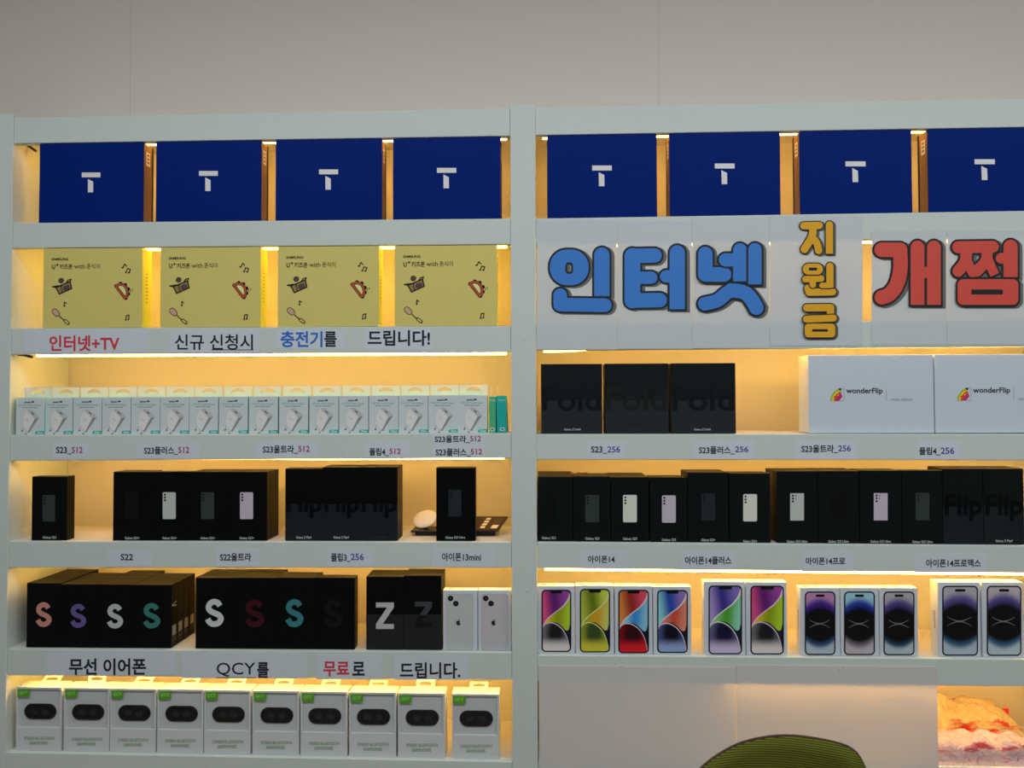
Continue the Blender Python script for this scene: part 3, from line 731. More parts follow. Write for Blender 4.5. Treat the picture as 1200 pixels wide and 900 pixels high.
# a twisted copper-coloured tie lying on top of the black boxes
q = MB(); pts = [at(665, 548.6, .06), at(669, 552.5, .05), at(672, 549.5, .07), at(677, 551.5, .06), at(682, 550, .06), at(688, 553, .045)]
zt = floor_of(RIGHT, 4)+(at(650, 558.5, YF).z-floor_of(RIGHT, 4))
pts = [Vector((p.x, .05+.02*math.sin(k*2), zt+.0025+.004*(k % 2))) for k, p in enumerate(pts)]
q.tube(pts, .0013, M('copper_tie', (126, 70, 52), .5, .4, k=.8)); tag(q.build('wire_tie', smooth=True), 'small crumpled copper tie on top of the black boxes by the middle post', 'tie')

# ---- right bay, fifth shelf: white phone boxes with coloured screens
def nmix(nt, fac, a, b):
    mx = nt.nodes.new('ShaderNodeMix'); mx.data_type = 'RGBA'; mx.clamp_factor = True
    for s, v in ((0, fac), (6, a), (7, b)):
        if isinstance(v, (tuple, float, int)): mx.inputs[s].default_value = v
        else: nt.links.new(v, mx.inputs[s])
    return mx.outputs[2]
def nmath(nt, op, a, b=0.0):
    n = nt.nodes.new('ShaderNodeMath'); n.operation = op
    for s, v in ((0, a), (1, b)):
        if isinstance(v, (float, int)): n.inputs[s].default_value = v
        else: nt.links.new(v, n.inputs[s])
    return n.outputs[0]
def sstep(nt, v, a, b):
    n = nt.nodes.new('ShaderNodeMapRange'); n.interpolation_type = 'SMOOTHSTEP'
    n.inputs['From Min'].default_value = a; n.inputs['From Max'].default_value = b; nt.links.new(v, n.inputs['Value'])
    return n.outputs[0]
def print_mat(name):
    m = bpy.data.materials.new(name); m.use_nodes = True; nt = m.node_tree; b = nt.nodes['Principled BSDF']
    b.inputs['Roughness'].default_value = .35; b.inputs['Specular IOR Level'].default_value = .25
    uv = nt.nodes.new('ShaderNodeUVMap'); uv.uv_map = 'UVMap'; sp = nt.nodes.new('ShaderNodeSeparateXYZ'); nt.links.new(uv.outputs[0], sp.inputs[0])
    return m, nt, b, sp.outputs[0], sp.outputs[1]
def M_pro(name, top, mid, bot, botmid):
    """printed wallpaper: dark discs with a coloured haze above and below"""
    m, nt, b, u, v = print_mat(name)
    du = nmath(nt, 'SUBTRACT', u, .5); du2 = nmath(nt, 'MULTIPLY', du, du); dv = nmath(nt, 'SUBTRACT', v, .5); av = nmath(nt, 'ABSOLUTE', dv)
    f = nmath(nt, 'ADD', av, nmath(nt, 'MULTIPLY', du2, .42))
    blk = (.004, .004, .006, 1)
    up = nmix(nt, sstep(nt, f, .32, .47), nmix(nt, sstep(nt, f, .21, .34), blk, alb(mid, 1.7)), alb(top, 1.7))
    lo = nmix(nt, sstep(nt, f, .35, .45), nmix(nt, sstep(nt, f, .27, .38), blk, alb(botmid, 1.7)), alb(bot, 1.7))
    nt.links.new(nmix(nt, sstep(nt, dv, -.01, .01), lo, up), b.inputs['Base Color'])
    return m
def M_grad(name, a, c, e, ax=.7, ay=.7, o=0.0, r=(.0, .5, 1.0)):
    """printed three-colour gradient along a direction"""
    m, nt, b, u, v = print_mat(name)
    t = nmath(nt, 'ADD', nmath(nt, 'ADD', nmath(nt, 'MULTIPLY', u, ax), nmath(nt, 'MULTIPLY', v, ay)), o)
    nt.links.new(nmix(nt, sstep(nt, t, r[1], r[2]), nmix(nt, sstep(nt, t, r[0], r[1]), alb(a, 1.7), alb(c, 1.7)), alb(e, 1.7)), b.inputs['Base Color'])
    return m
def M_blob(name, dark, edge, low):
    """printed bubble: dark inside, light towards its rim and foot"""
    m, nt, b, u, v = print_mat(name)
    du = nmath(nt, 'SUBTRACT', u, .47); dv = nmath(nt, 'SUBTRACT', v, .30)
    d = nmath(nt, 'SQRT', nmath(nt, 'ADD', nmath(nt, 'MULTIPLY', nmath(nt, 'MULTIPLY', du, du), .55), nmath(nt, 'MULTIPLY', dv, dv)))
    c1 = nmix(nt, sstep(nt, d, .12, .36), alb(dark, 1.7), alb(edge, 1.7))
    nt.links.new(nmix(nt, sstep(nt, nmath(nt, 'MULTIPLY', v, -1.0), -.24, -.06), c1, alb(low, 1.7)), b.inputs['Base Color'])
    return m
FRAME = M('phone_frame', (12, 14, 22), .3, .3); NOTCH = M('notch_black', (8, 8, 12), .35, .25)
def screen_print(root, org, x0, x1, y0, y1, style, cols, key):
    p = Print(YF, org, stack=False); r = 5.2
    p.rrect(x0, x1, y0, y1, r, FRAME); p.k = 1
    a0, a1, b0, b1 = x0+1.6, x1-1.6, y0+1.6, y1-1.6; w, h = a1-a0, b1-b0
    outl = p.rrect_pts(a0, a1, b0, b1, r-1.4, 6)
    uvof = lambda pts: [((x-a0)/w, (b1-y)/h) for x, y in pts]
    def clip_to_screen(pts):
        """clip a polygon to the rounded screen (convex)"""
        n = len(outl); cx_, cy_ = (a0+a1)/2, (b0+b1)/2
        for k in range(n):
            A, B = outl[k], outl[(k+1) % n]; ex, ey = B[0]-A[0], B[1]-A[1]
            if abs(ex)+abs(ey) < 1e-9: continue
            s0 = ex*(cy_-A[1])-ey*(cx_-A[0]); sg = 1 if s0 > 0 else -1
            out = []
            for j in range(len(pts)):
                P, Q = pts[j], pts[(j+1) % len(pts)]
                dp = sg*(ex*(P[1]-A[1])-ey*(P[0]-A[0])); dq = sg*(ex*(Q[1]-A[1])-ey*(Q[0]-A[0]))
                if dp >= 0: out.append(P)
                if dp*dq < 0: t = dp/(dp-dq); out.append((P[0]+(Q[0]-P[0])*t, P[1]+(Q[1]-P[1])*t))
            pts = out
            if len(pts) < 3: return pts
        return pts
    if style == 'pro':
        p.shape(outl, M_pro('screen_'+key, *cols), uvof(outl)); p.k = 2
        ARC = M('arc_silver', (118, 116, 112), .4, .3)
        for sgn, cyv in ((1, .497), (-1, .487)):
            pts = []
            for k in range(15):
                t = (k-7)/7; pts.append((a0+w*(.48+.36*t), b0+h*(1-cyv)-sgn*h*.062*t*t))
            for k in range(14):
                hw = .42*(1-abs((k-6.5)/7.2)**1.5)+.10; p.stroke(pts[k:k+2], hw, ARC, n=6)
        p.k = 3; p.rrect((a0+a1)/2-w*.16, (a0+a1)/2+w*.16, b0+h*.028, b0+h*.066, h*.018, NOTCH)
    else:
        top, mid, blob, rim = cols
        N = lambda u, v: (a0+u*w, b1-v*h)
        p.shape(outl, M('screen_back_dark', (16, 18, 40), .35, .25), uvof(outl)); p.k = 2
        wave = smooth_pts([N(0, .42), N(.14, .53), N(.42, .64), N(.70, .74), N(.90, .86), N(1.0, 1.0)], 6)
        wave2 = smooth_pts([N(0, .40), N(.14, .50), N(.42, .62), N(.72, .72), N(.92, .82), N(1.0, .88)], 6)
        # right-hand sail
        sail = wave2+smooth_pts([N(1.0, .88), N(1.0, .42), N(.96, .36), N(.84, .34), N(.70, .40), N(.50, .46), N(.30, .48), N(0, .40)], 6)[1:-1]
        # triangulate as strips so that the curved outline stays clean
        lowc = smooth_pts([N(0, .40), N(.25, .47), N(.50, .47), N(.70, .41), N(.84, .345), N(.95, .35), N(1.0, .45)], 6)
        def y_on(c, x):
            for k in range(len(c)-1):
                if c[k][0] <= x <= c[k+1][0] and c[k+1][0] > c[k][0]:
                    t = (x-c[k][0])/(c[k+1][0]-c[k][0]); return c[k][1]+(c[k+1][1]-c[k][1])*t
            return c[-1][1]
        ns = 22
        for k in range(ns):
            xa, xb = a0+w*k/ns, a0+w*(k+1)/ns
            # upper field
            ta = [(xa, b0), (xb, b0), (xb, max(b0, y_on(wave, xb))), (xa, max(b0, y_on(wave, xa)))]
            c_ = clip_to_screen(ta)
            p.k = 2
            if len(c_) > 2: p.shape(c_, top, uvof(c_))
            tb = [(xa, y_on(wave2, xa)), (xb, y_on(wave2, xb)), (xb, y_on(lowc, xb)), (xa, y_on(lowc, xa))]
            c_ = clip_to_screen(tb)
            if len(c_) > 2: p.shape(c_, mid, uvof(c_))
            p.k = 3
            c_ = clip_to_screen([(xa, y_on(wave, xa)), (xb, y_on(wave, xb)), (xb, y_on(wave2, xb)), (xa, y_on(wave2, xa))])
            if len(c_) > 2: p.shape(c_, rim, uvof(c_))
        # bubble
        bl = smooth_pts([N(-.02, .34), N(.04, .43), .0 or N(.22, .475), N(.45, .46), N(.70, .38), N(.88, .25), N(.985, .08), N(1.0, -.05)], 6)
        bl2 = smooth_pts([N(-.02, .325), N(.045, .415), N(.22, .458), N(.44, .445), N(.68, .368), N(.86, .242), N(.965, .08), N(.98, -.05)], 6)
        p.k = 4
        c_ = clip_to_screen(bl+[N(1.0, -.05), N(-.02, -.05)])
        c2 = clip_to_screen(bl2+[N(.98, -.05), N(-.02, -.05)])
        p.shape(c_, rim, uvof(c_)); p.k = 5; p.shape(c2, blob, uvof(c2))
        p.k = 6; p.rrect((a0+a1)/2-w*.21, (a0+a1)/2+w*.21, b0-1.2, b0+h*.037, 1.2, FRAME)
    p.build('screen_picture', root)
PAL = {
 'magenta': (M_grad('field_magenta', (196, 70, 120), (84, 28, 98), (128, 60, 138), 1.0, .35, -.2), M_grad('sail_lime', (196, 168, 40), (124, 140, 18), (150, 182, 40), 1.2, -.3, .0), M_blob('bubble_grey', (22, 23, 28), (96, 98, 100), (188, 184, 184)), M('rim_pink', (206, 176, 196), .4, .2)),
 'lime': (M_grad('field_lime', (156, 168, 62), (88, 104, 20), (168, 184, 66), 1.0, .35, -.2), M_grad('sail_amber', (150, 150, 40), (186, 140, 30), (176, 178, 92), 1.2, -.3, .0), M_blob('bubble_olive', (48, 66, 30), (128, 140, 40), (176, 172, 52)), M('rim_lime', (184, 188, 120), .4, .2)),
 'red': (M_grad('field_red', (196, 122, 56), (134, 38, 36), (190, 66, 92), 1.0, .35, -.2), M_grad('sail_blue', (130, 190, 214), (46, 124, 196), (120, 172, 210), 1.2, -.3, .0), M_blob('bubble_red', (40, 10, 20), (110, 14, 26), (186, 26, 38)), M('rim_rose', (206, 160, 170), .4, .2)),
 'blue': (M_grad('field_blue', (124, 190, 204), (30, 62, 150), (126, 100, 168), 1.0, .35, -.2), M_grad('sail_coral', (206, 120, 124), (176, 66, 50), (196, 120, 100), 1.2, -.3, .0), M_blob('bubble_blue', (10, 12, 30), (60, 72, 120), (124, 142, 182)), M('rim_lilac', (196, 170, 190), .4, .2)),
 'violet': (M_grad('field_violet', (150, 130, 186), (48, 44, 124), (112, 96, 170), 1.0, .35, -.2), M_grad('sail_green', (120, 180, 120), (66, 140, 40), (120, 186, 160), 1.2, -.3, .0), M_blob('bubble_violet', (16, 16, 46), (86, 82, 124), (172, 162, 192)), M('rim_mist', (186, 196, 200), .4, .2)),
}
PRO = {'purple_haze': ((160, 118, 158), (58, 30, 122), (150, 164, 178), (44, 72, 112)), 'blue_haze': ((134, 176, 200), (28, 48, 140), (160, 154, 160), (104, 98, 110)), 'grey_haze': ((152, 148, 156), (66, 56, 118), (150, 164, 174), (34, 62, 84)),
       'silver_haze': ((152, 150, 162), (74, 68, 124), (150, 166, 178), (50, 84, 116)), 'pale_haze': ((158, 152, 162), (70, 60, 118), (156, 170, 180), (54, 88, 122))}
G6 = 'white phone boxes with coloured screens'
IP = ((629.6, 673.7, 686.6, 634.5, 669.5, 691, 764, 'w', 'magenta', 'smaller white phone box with a magenta and lime screen, against the middle post'),
      (674.4, 719.6, 686.0, 679.5, 715, 690, 764.5, 'w', 'lime', 'white phone box with an all yellow-green screen'),
      (720.4, 764.8, 686.6, 724.5, 760.5, 691, 765.5, 'w', 'red', 'white phone box with a red screen and a blue sail'),
      (765.4, 810.2, 687.2, 770, 806, 691.2, 765.2, 'w', 'blue', 'white phone box with a blue screen and a coral sail'),
      (825, 873.6, 681.6, 830.2, 869.6, 686, 766.7, 'w', 'violet', 'taller white phone box with a violet screen and a green sail'),
      (874.2, 922.6, 682.0, 879.3, 918.6, 686.2, 766.9, 'w', 'magenta', 'taller white phone box with a magenta and lime screen, beside the violet one'),
      (938, 984.6, 688.6, 943, 979, 693, 767.6, 'pro', 'purple_haze', 'white phone box with black discs under a purple haze'),
      (985, 1030.4, 688.6, 989, 1025.2, 693, 767.7, 'pro', 'blue_haze', 'white phone box with black discs under a blue haze'),
      (1030.8, 1076, 688.8, 1035.2, 1071.6, 693, 767.9, 'pro', 'grey_haze', 'white phone box with black discs under a grey haze, last of its three'),
      (1099, 1149.2, 682.2, 1104, 1146, 686.4, 768.4, 'pro', 'silver_haze', 'larger white phone box with grey haze over black discs, fully in view'),
      (1151, 1199.8, 682.2, 1156.2, 1196.8, 686.4, 768.6, 'pro', 'pale_haze', 'larger white phone box with grey haze over black discs, at the picture edge'))
TOPINK = M('top_print', (92, 70, 56), .6, .2); TOPRED = M('top_print_red', (176, 70, 30), .6, .2)
for i, (x0, x1, yt, a, b, c, d, st, key, lab) in enumerate(IP):
    root, org = white_box('white_phone_box', x0, x1, yt, RIGHT, 5, .028 if i < 9 else .034, ymid=728)
    screen_print(root, org, a, b, c, d, st, PAL[key] if st == 'w' else PRO[key], key)
    h = at((x0+x1)/2, yt, YF).z-org.z+.0004
    q = MB()
    for u0, u1, m in (((.008, .022, TOPRED if st == 'pro' else TOPINK), (.036, .044, TOPINK))[:2 if i < 9 else 1] if i < 9 else ((.040, .050, TOPINK),)):
        q.poly([(u0, .008, h), (u1, .008, h), (u1, .016, h), (u0, .016, h)], m)
    q.build('top_lettering', root)
    if i in (6, 9):
        q = MB(); x = -.0004
        for k in range(8): q.poly([(x, .012, .062+k*.0052), (x, .0165, .062+k*.0052), (x, .0165, .0655+k*.0052), (x, .012, .0655+k*.0052)], M('side_text', (90, 86, 82), .5, .2))
        q.build('side_lettering', root)
    tag(root, lab, 'box', G6)

# ------------------------------------------------------------------ paper labels on the rails
def paper(name, x0, x1, y0, y1, m, Y=0.0, t=.0005, label=None, cat='label', group=None):
    a, b, c, d = at(x0, y1, Y), at(x1, y1, Y), at(x1, y0, Y), at(x0, y0, Y)
    org = Vector((a.x, Y, min(a.z, b.z))); q = MB()
    F = [Vector((p.x-org.x, -t, p.z-org.z)) for p in (a, b, c, d)]; B = [Vector((p.x-org.x, -0.0001, p.z-org.z)) for p in (a, b, c, d)]
    q.loft([B, F], m); o = q.build(name, None, org)
    tag(o, label, cat, group)
    return o, org
LAB = [
 # rect, [text, x0,x1,y0,y1, ink, bold], label
 ((28.5, 174, 386.5, 413.6), [('인터넷+TV', 58, 140.3, 393, 411.6, INK_RED, .024)], 'long pale label with bold red lettering under the first yellow box'),
 ((198.8, 304, 386.3, 413.2), [('신규 신청시', 205, 296.5, 391.8, 410, INK, .014), ('_', 248, 297.5, 409.6, 410.4, INK, 0)], 'pale label with bold black underlined lettering under the yellow boxes'),
 ((322.6, 402.6, 387.2, 409), [('충전기', 329, 378, 388, 407, INK_BLUE, .024), ('를', 380, 394.6, 388.4, 406.4, INK, .023)], 'pale label with bold blue and black lettering under the third yellow box'),
 ((426.6, 505.6, 386, 410), [('드립니다!', 431, 504, 386.9, 405.4, INK, .024)], 'pale label with bold black lettering ending in an exclamation mark'),
 ((61.3, 104, 519.2, 537.6), [('S23_', 66, 84, 523.6, 532.4, INK, .022), ('512', 84.2, 97, 523.6, 531, INK_PINK, .018)], 'short label with pink number under the charger boxes, nearest the left end'),
 ((159.6, 234, 519, 537.2), [('S23플러스_', 169, 208.8, 523.2, 533, INK, .022), ('512', 209, 222, 523.6, 531, INK_PINK, .018)], 'label with pink number above the four-box black block, second from the left end'),
 ((298.6, 374, 517.6, 537.2), [('S23울트라_', 308, 349.4, 521.8, 531.6, INK, .022), ('512', 349.6, 363, 522.4, 529.6, INK_PINK, .018)], 'label with pink number in the middle of the charger rail'),
 ((427.6, 481, 517.4, 536.6), [('플립4_', 433, 456, 525, 534.4, INK, .022), ('512', 456.4, 469.6, 525.6, 532.2, INK_PINK, .018)], 'short label with pink number above the lidded black trio'),
 ((507, 568, 510, 536.6), [('S23울트라_', 509.6, 551, 510.2, 519.2, INK, .022), ('512', 551, 563.6, 510.6, 517.2, INK_PINK, .018), ('S23플러스_', 510.6, 551.6, 525.4, 534.8, INK, .022), ('512', 551.6, 565, 526, 532.6, INK_PINK, .018)], 'two-line label with two pink numbers beside the middle post'),
 ((126, 178, 644.2, 664.2), [('S22', 141.6, 156, 649, 656.6, INK, .022)], 'very short label under the four-box black block'),
 ((253.6, 305, 643.2, 664.2), [('S22울트라', 258, 294.6, 648, 657.6, INK, .022)], 'label above the block with white and crimson letters'),
 ((383, 437.4, 643.2, 664.4), [('플립3_', 388, 411, 648.2, 658.4, INK, .022), ('256', 411.2, 426.4, 648.6, 656.4, INK_VIOLET, .018)], 'label with violet number under the lidded black trio'),
 ((506, 580.4, 643.4, 664.6), [('아이폰13mini', 518, 563.6, 647.8, 657.6, INK, .022)], 'label above the two white boxes with phone backs'),
 ((55, 205, 762.6, 791.4), [('무선 이어폰', 81, 171.4, 771.4, 791.0, INK, .026)], 'long label with bold black lettering above the first earphone boxes'),
 ((213.4, 359.6, 765.2, 794.8), [('QCY', 254, 299.4, 776.4, 793, INK, .004), ('를', 301.4, 315, 775.8, 794.4, INK, .026), ('_', 253, 300, 793.6, 794.4, INK, 0)], 'long label with thin underlined capitals above the earphone boxes'),
 ((371, 447, 767.2, 795.8), [('무료', 379, 409.4, 775, 792.6, INK_RED, .026), ('로', 413, 427.6, 775.4, 791.6, INK, .026)], 'label with bold red and black lettering above the earphone boxes'),
 ((461.6, 549, 768, 796.4), [('드립니다.', 468.6, 539.6, 776, 795, INK, .022)], 'label with bold black lettering below the white phone backs'),
 ((687.6, 733.6, 517.6, 538), [('S23_', 692.6, 711.6, 523, 531.6, INK, .022), ('256', 711.8, 726.6, 523, 530.2, INK_VIOLET, .018)], 'short label with violet number below the first square black box'),
 ((812, 884, 517.2, 538.2), [('S23플러스_', 819, 861, 522.8, 532.4, INK, .022), ('256', 861.2, 877, 523, 530, INK_VIOLET, .018)], 'label with violet number below the last square black box'),
 ((932, 1003, 516.4, 538.6), [('S23울트라_', 939, 982, 521.2, 531, INK, .022), ('256', 982.2, 997, 521.8, 529, INK_VIOLET, .018)], 'label with violet number below the first wide white box'),
 ((1074.6, 1125, 517, 538.2), [('플립4_', 1077, 1102, 524, 533.6, INK, .022), ('256', 1102.2, 1118, 524.2, 532, INK_VIOLET, .018)], 'label with violet number below the gap of the wide white boxes'),
 ((679.6, 737.6, 644.4, 666), [('아이폰14', 689, 720.4, 651, 659.6, INK, .022)], 'label above the magenta and lime phone screens, near the middle post'),
 ((798, 862, 646, 668), [('아이폰14플러스', 802.6, 857, 652, 661.4, INK, .022)], 'label above the violet phone screen'),
 ((940, 1000, 647.2, 670), [('아이폰14프로', 944, 990.4, 653, 661.8, INK, .022)], 'label above the purple and blue haze screens'),
 ((1072, 1156, 648.8, 670.8), [('아이폰14프로맥스', 1085, 1149, 655.2, 664.6, INK, .022)], 'long label above the two larger phone boxes'),
]
for rect, texts, lab in LAB:
    o, org = paper('shelf_label', *rect, LABEL, label=lab, group='paper labels on the shelf rails')
    p = Print(0.0, org, .0008)
    for body, *a in texts:
        if body == '_': p.rect(*a[:5])
        else: p.text(body, *a)
    p.build('lettering', o)

# ------------------------------------------------------------------ big sign sheets
SHEET = M_trans('sign_sheet', (186, 194, 210), .17, k=1.62, tint=(.93, .93, .97, 1))
SB = M('sign_blue', (58, 114, 190), .45, .3); SY = M('sign_orange', (208, 152, 38), .45, .3); SR = M('sign_red', (192, 74, 64), .45, .3)
SO = M('sign_outline', (34, 38, 40), .45, .3); SS = M('sign_shadow', (98, 99, 98), .45, .3)
def sign(rect, label, glyph_groups, ink, ox, oy, ow, so, Y=-.0006):
    """glyph_groups: per letter stroke group, each a list of ('s', pts, hw, flat) or ('ring', outer rect, r, hole rect)"""
    o, org = paper('sign_sheet', *rect, SHEET, Y=Y, label=label, cat='sign', group='lettered sheets across the right bay')
    C = lambda q: (ox+q[0]/4, oy+q[1]/4)
    p = Print(Y, org, .0008)
    def draw(g, grow, m, dx=0, dy=0):
        for it in g:
            if it[0] == 's':
                pts = [C((x+dx, y+dy)) for x, y in it[1]]; hw = it[2]/4+grow
                if it[3] and grow > 0:
                    (ax, ay), (bx, by) = pts[-2], pts[-1]; L = math.hypot(bx-ax, by-ay); pts[-1] = (bx+(bx-ax)/L*grow, by+(by-ay)/L*grow)
                p.stroke(pts, hw, m, it[3], n=20)
            else:
                (a, b, c, d), r, (e, f, g_, h), r2 = it[1:]
                a, c = C((a+dx, c+dy)); b, d = C((b+dx, d+dy)); e, g_ = C((e+dx, g_+dy)); f, h = C((f+dx, h+dy)); r /= 4; r2 /= 4
                p.band(p.rrect_pts(a-grow, b+grow, c-grow, d+grow, r+grow, 10), p.rrect_pts(e+grow, f-grow, g_+grow, h-grow, max(.1, r2-grow), 10), m)
    for g in glyph_groups: draw(g, ow, SS, *so)
    p.k = 1
    for g in glyph_groups:
        p.k += 1; draw(g, ow, SO)
        p.k += 1; draw(g, 0, ink)
    p.build('lettering', o)
    return o
st = lambda pts, hw, flat=False, sm=False: ('s', smooth_pts(pts, 5) if sm else pts, hw, flat)
A = (620, 240); B = (900, 240)
sign((629.3, 723, 258, 409.6), 'white sheet with the round blue letter, against the middle post', [
    [st([(146, 424), (146, 468), (355, 471)], 32)], [('ring', (97, 279, 210, 377), 80, (170, 206, 270, 324), 15)], [st([(341, 236), (341, 428)], 36, True)]], SB, *A, 2.4, (14, 5))
sign((723.4, 811, 259, 408.8), 'white sheet with the comb-like blue letter, second from the middle post', [
    [st([(485, 240), (588, 238)], 34), st([(480, 343), (572, 342)], 29), st([(485, 449), (612, 447)], 34), st([(484, 240), (484, 449)], 37)],
    [st([(642, 336), (694, 336)], 29), st([(694, 226), (694, 490)], 36, True)]], SB, *A, 2.4, (14, 5))
sign((811.4, 901.6, 255, 408.2), 'white sheet with the crowned blue letter, third from the middle post', [
    [st([(822, 465), (880, 450), (925, 415), (952, 402)], 32, False, True), st([(946, 402), (1005, 412), (1040, 445), (1066, 490)], 34, True, True)],
    [st([(824, 232), (824, 328), (912, 328)], 34)], [st([(918, 260), (985, 260)], 31), st([(986, 214), (986, 360)], 32, True)], [st([(1056, 212), (1056, 374)], 31, True)]], SB, *A, 2.4, (14, 5))
sign((902.2, 1010.6, 253, 405.4), 'white sheet with three small orange letters one above the other', [
    [st([(165, 100), (238, 98)], 17), st([(208, 100), (204, 150), (168, 210)], 18, False, True), st([(206, 155), (226, 182), (236, 222)], 17, True, True)], [st([(285, 96), (285, 231)], 17, True)],
    [st([(184, 392), (190, 411), (300, 409)], 17)], [st([(172, 350), (246, 347)], 15), st([(205, 350), (207, 376)], 15)], [st([(250, 379), (286, 379)], 13), st([(287, 290), (287, 390)], 17, True)], [('ring', (160, 254, 277, 329), 26, (188, 227, 296, 310), 5)],
    [st([(178, 484), (290, 483), (289, 512)], 17)], [st([(176, 537), (303, 532)], 16)], [('ring', (168, 312, 558, 622), 18, (203, 277, 584, 596), 2)]], SY, *B, 1.35, (10, 4))
sign((1021.4, 1109.4, 270.6, 404.6), 'white sheet with the tall red letter beside the orange ones', [
    [st([(530, 212), (616, 212)], 34), st([(616, 212), (618, 300), (600, 375), (566, 420), (530, 435)], 34, False, True)], [st([(697, 201), (697, 470)], 32, True), st([(774, 201), (774, 470)], 32, True), st([(697, 318), (774, 318)], 26)]], SR, *B, 2.4, (16, 6))
sign((1109.8, 1206, 270, 404), 'white sheet with the boxy red letter at the picture edge', [
    [st([(888, 200), (1050, 198)], 28), st([(925, 205), (922, 265), (888, 312)], 27, False, True), st([(928, 262), (955, 320)], 22), st([(1022, 205), (1018, 262), (975, 312)], 26, False, True), st([(1028, 262), (1058, 330)], 22, True)],
    [st([(1088, 252), (1132, 252)], 25), st([(1132, 198), (1132, 340)], 33, True)], [('ring', (884, 1168, 350, 470), 26, (948, 1096, 398, 422), 2)]], SR, *B, 2.4, (16, 6))

# ------------------------------------------------------------------ white plastic sheets hung over the lower right shelves
PP = M_trans('milky_plastic', (190, 189, 190), .29, tint=(.95, .92, .9, 1))
for i, (x0, x1, y0, lab) in enumerate(((631.5, 862.2, 776.5, 'large milky plastic sheet beside the middle post, over the lower shelves'), (863, 1097.5, 780, 'large milky plastic sheet behind the chair, with a warm glow along its top'))):
    Y = -.0006; a, b = at(x0, y0+3, Y), at(x1, y0+3, Y); zt = a.z if i == 0 else b.z+.004; zb = Z(-1.12)
    org = Vector((a.x, Y, zb)); w, h = b.x-a.x, zt-zb; q = MB(); vs = []; n = 20
    # slightly bowed sheet with real thickness; stays on the rail at the top
    for lay in (0, 1):
        for r_ in range(9):
            for c in range(n+1):
                z = h*r_/8; y = (-.006*math.sin(math.pi*c/n)*(1-r_/8)) - (.0012 if lay else 0)
                vs.append((w*c/n, y, z))
    fs = []; N1 = 9*(n+1)
    for r_ in range(8):
        for c in range(n):
            k = r_*(n+1)+c; fs.append((k, k+1, k+n+2, k+n+1)); fs.append((N1+k, N1+k+1, N1+k+n+2, N1+k+n+1))
    for c in range(n): fs += [(c, c+1, N1+c+1, N1+c), (8*(n+1)+c, 8*(n+1)+c+1, N1+8*(n+1)+c+1, N1+8*(n+1)+c)]
    for r_ in range(8):
        for c in (0, n): k = r_*(n+1)+c; fs.append((k, k+n+1, N1+k+n+1, N1+k))
    q.raw(vs, fs, PP); o = q.build('plastic_sheet', None, org, smooth=False)
    tag(o, lab, 'sheet', 'plastic sheets over the lower shelves')
    sx = (728, 984)[i]; c = at(sx, (780, 784)[i], Y-.0012)-org
    q = MB(); q.loft([[Vector((c.x+r*math.cos(t*math.pi/6), y, c.z+r*math.sin(t*math.pi/6))) for t in range(12)] for r, y in ((.0032, -.0012), (.0030, -.0022), (.0015, -.0026))], M('screw_cap', (160, 168, 166))); q.build('fixing_screw', o)

# ------------------------------------------------------------------ small things behind the single black box, left bay
zf = floor_of(LEFT, 4)
CREAM = M('cream_plastic', (228, 214, 190), .4, .4)
c0 = at(500, 616, .11); root = empty('disc_stand', (c0.x, .11, zf))
q = MB(); q.box(-.024, .05, -.03, .03, 0, .009, PLASTIC_BLACK, .002); q.box(-.034, .05, -.036, .036, .009, .013, PLASTIC_BLACK, .001); q.build('base', root)
q = MB(); rings = []
n_ax = Vector((-.28, -.62, .73)).normalized(); ax = n_ax.cross(Vector((0, 0, 1))).normalized(); ay = n_ax.cross(ax)
cc = Vector((-.004, 0, .036))
for r, off in ((.024, -.003), (.0275, -.001), (.0285, .001), (.027, .003), (.012, .0022), (.002, .002)):
    rings.append([cc+n_ax*off+ax*r*1.15*math.cos(2*math.pi*k/32)+ay*r*math.sin(2*math.pi*k/32) for k in range(32)])
q.loft(rings, CREAM); q.build('disc', root, smooth=True)
q = MB(); q.tube([Vector((-.004, .004, .012)), cc-n_ax*.003], .006, PLASTIC_BLACK); q.build('arm', root)
tag(root, 'cream round disc tilted on a black stand, behind the single black box', 'stand')
c0 = at(572, 617, .10); root = empty('card_pack', (c0.x-.03, .10, zf))
q = MB(); q.box(-.045, .048, -.016, .03, 0, .012, PLASTIC_BLACK, .001); q.build('base', root)
q = MB(); DK = M('dark_brown_card', (44, 32, 24), .4, .35)
F = [Vector(v) for v in ((-.05, -.03, .0125), (.056, -.03, .0125), (.079, .035, .036), (-.03, .035, .036))]; nrm = (F[1]-F[0]).cross(F[3]-F[0]).normalized()
q.loft([F, [v+nrm*.004 for v in F]], DK); card = q.build('card', root)
q = MB(); PE = M('peach_print', (232, 178, 150), .5, .2)
def cp(u, v): return F[0]+(F[1]-F[0])*u+(F[3]-F[0])*v+nrm*.0044
for k in range(4):
    cu, cv = .60, .2+.2*k
    q.poly([cp(cu-.055, cv-.07), cp(cu+.055, cv-.07), cp(cu+.055, cv+.07), cp(cu-.055, cv+.07)], PE)
q.poly([cp(.80, .12), cp(.95, .12), cp(.95, .36), cp(.80, .36)], M('pale_print', (190, 170, 150), .5, .2))
for k in range(3): q.poly([cp(.76, .5+.14*k), cp(.96, .5+.14*k), cp(.96, .54+.14*k), cp(.76, .54+.14*k)], M('faint_print', (96, 78, 62), .5, .2))
q.build('print', card); tag(root, 'dark sloping card with four peach dots, behind the single black box', 'card')

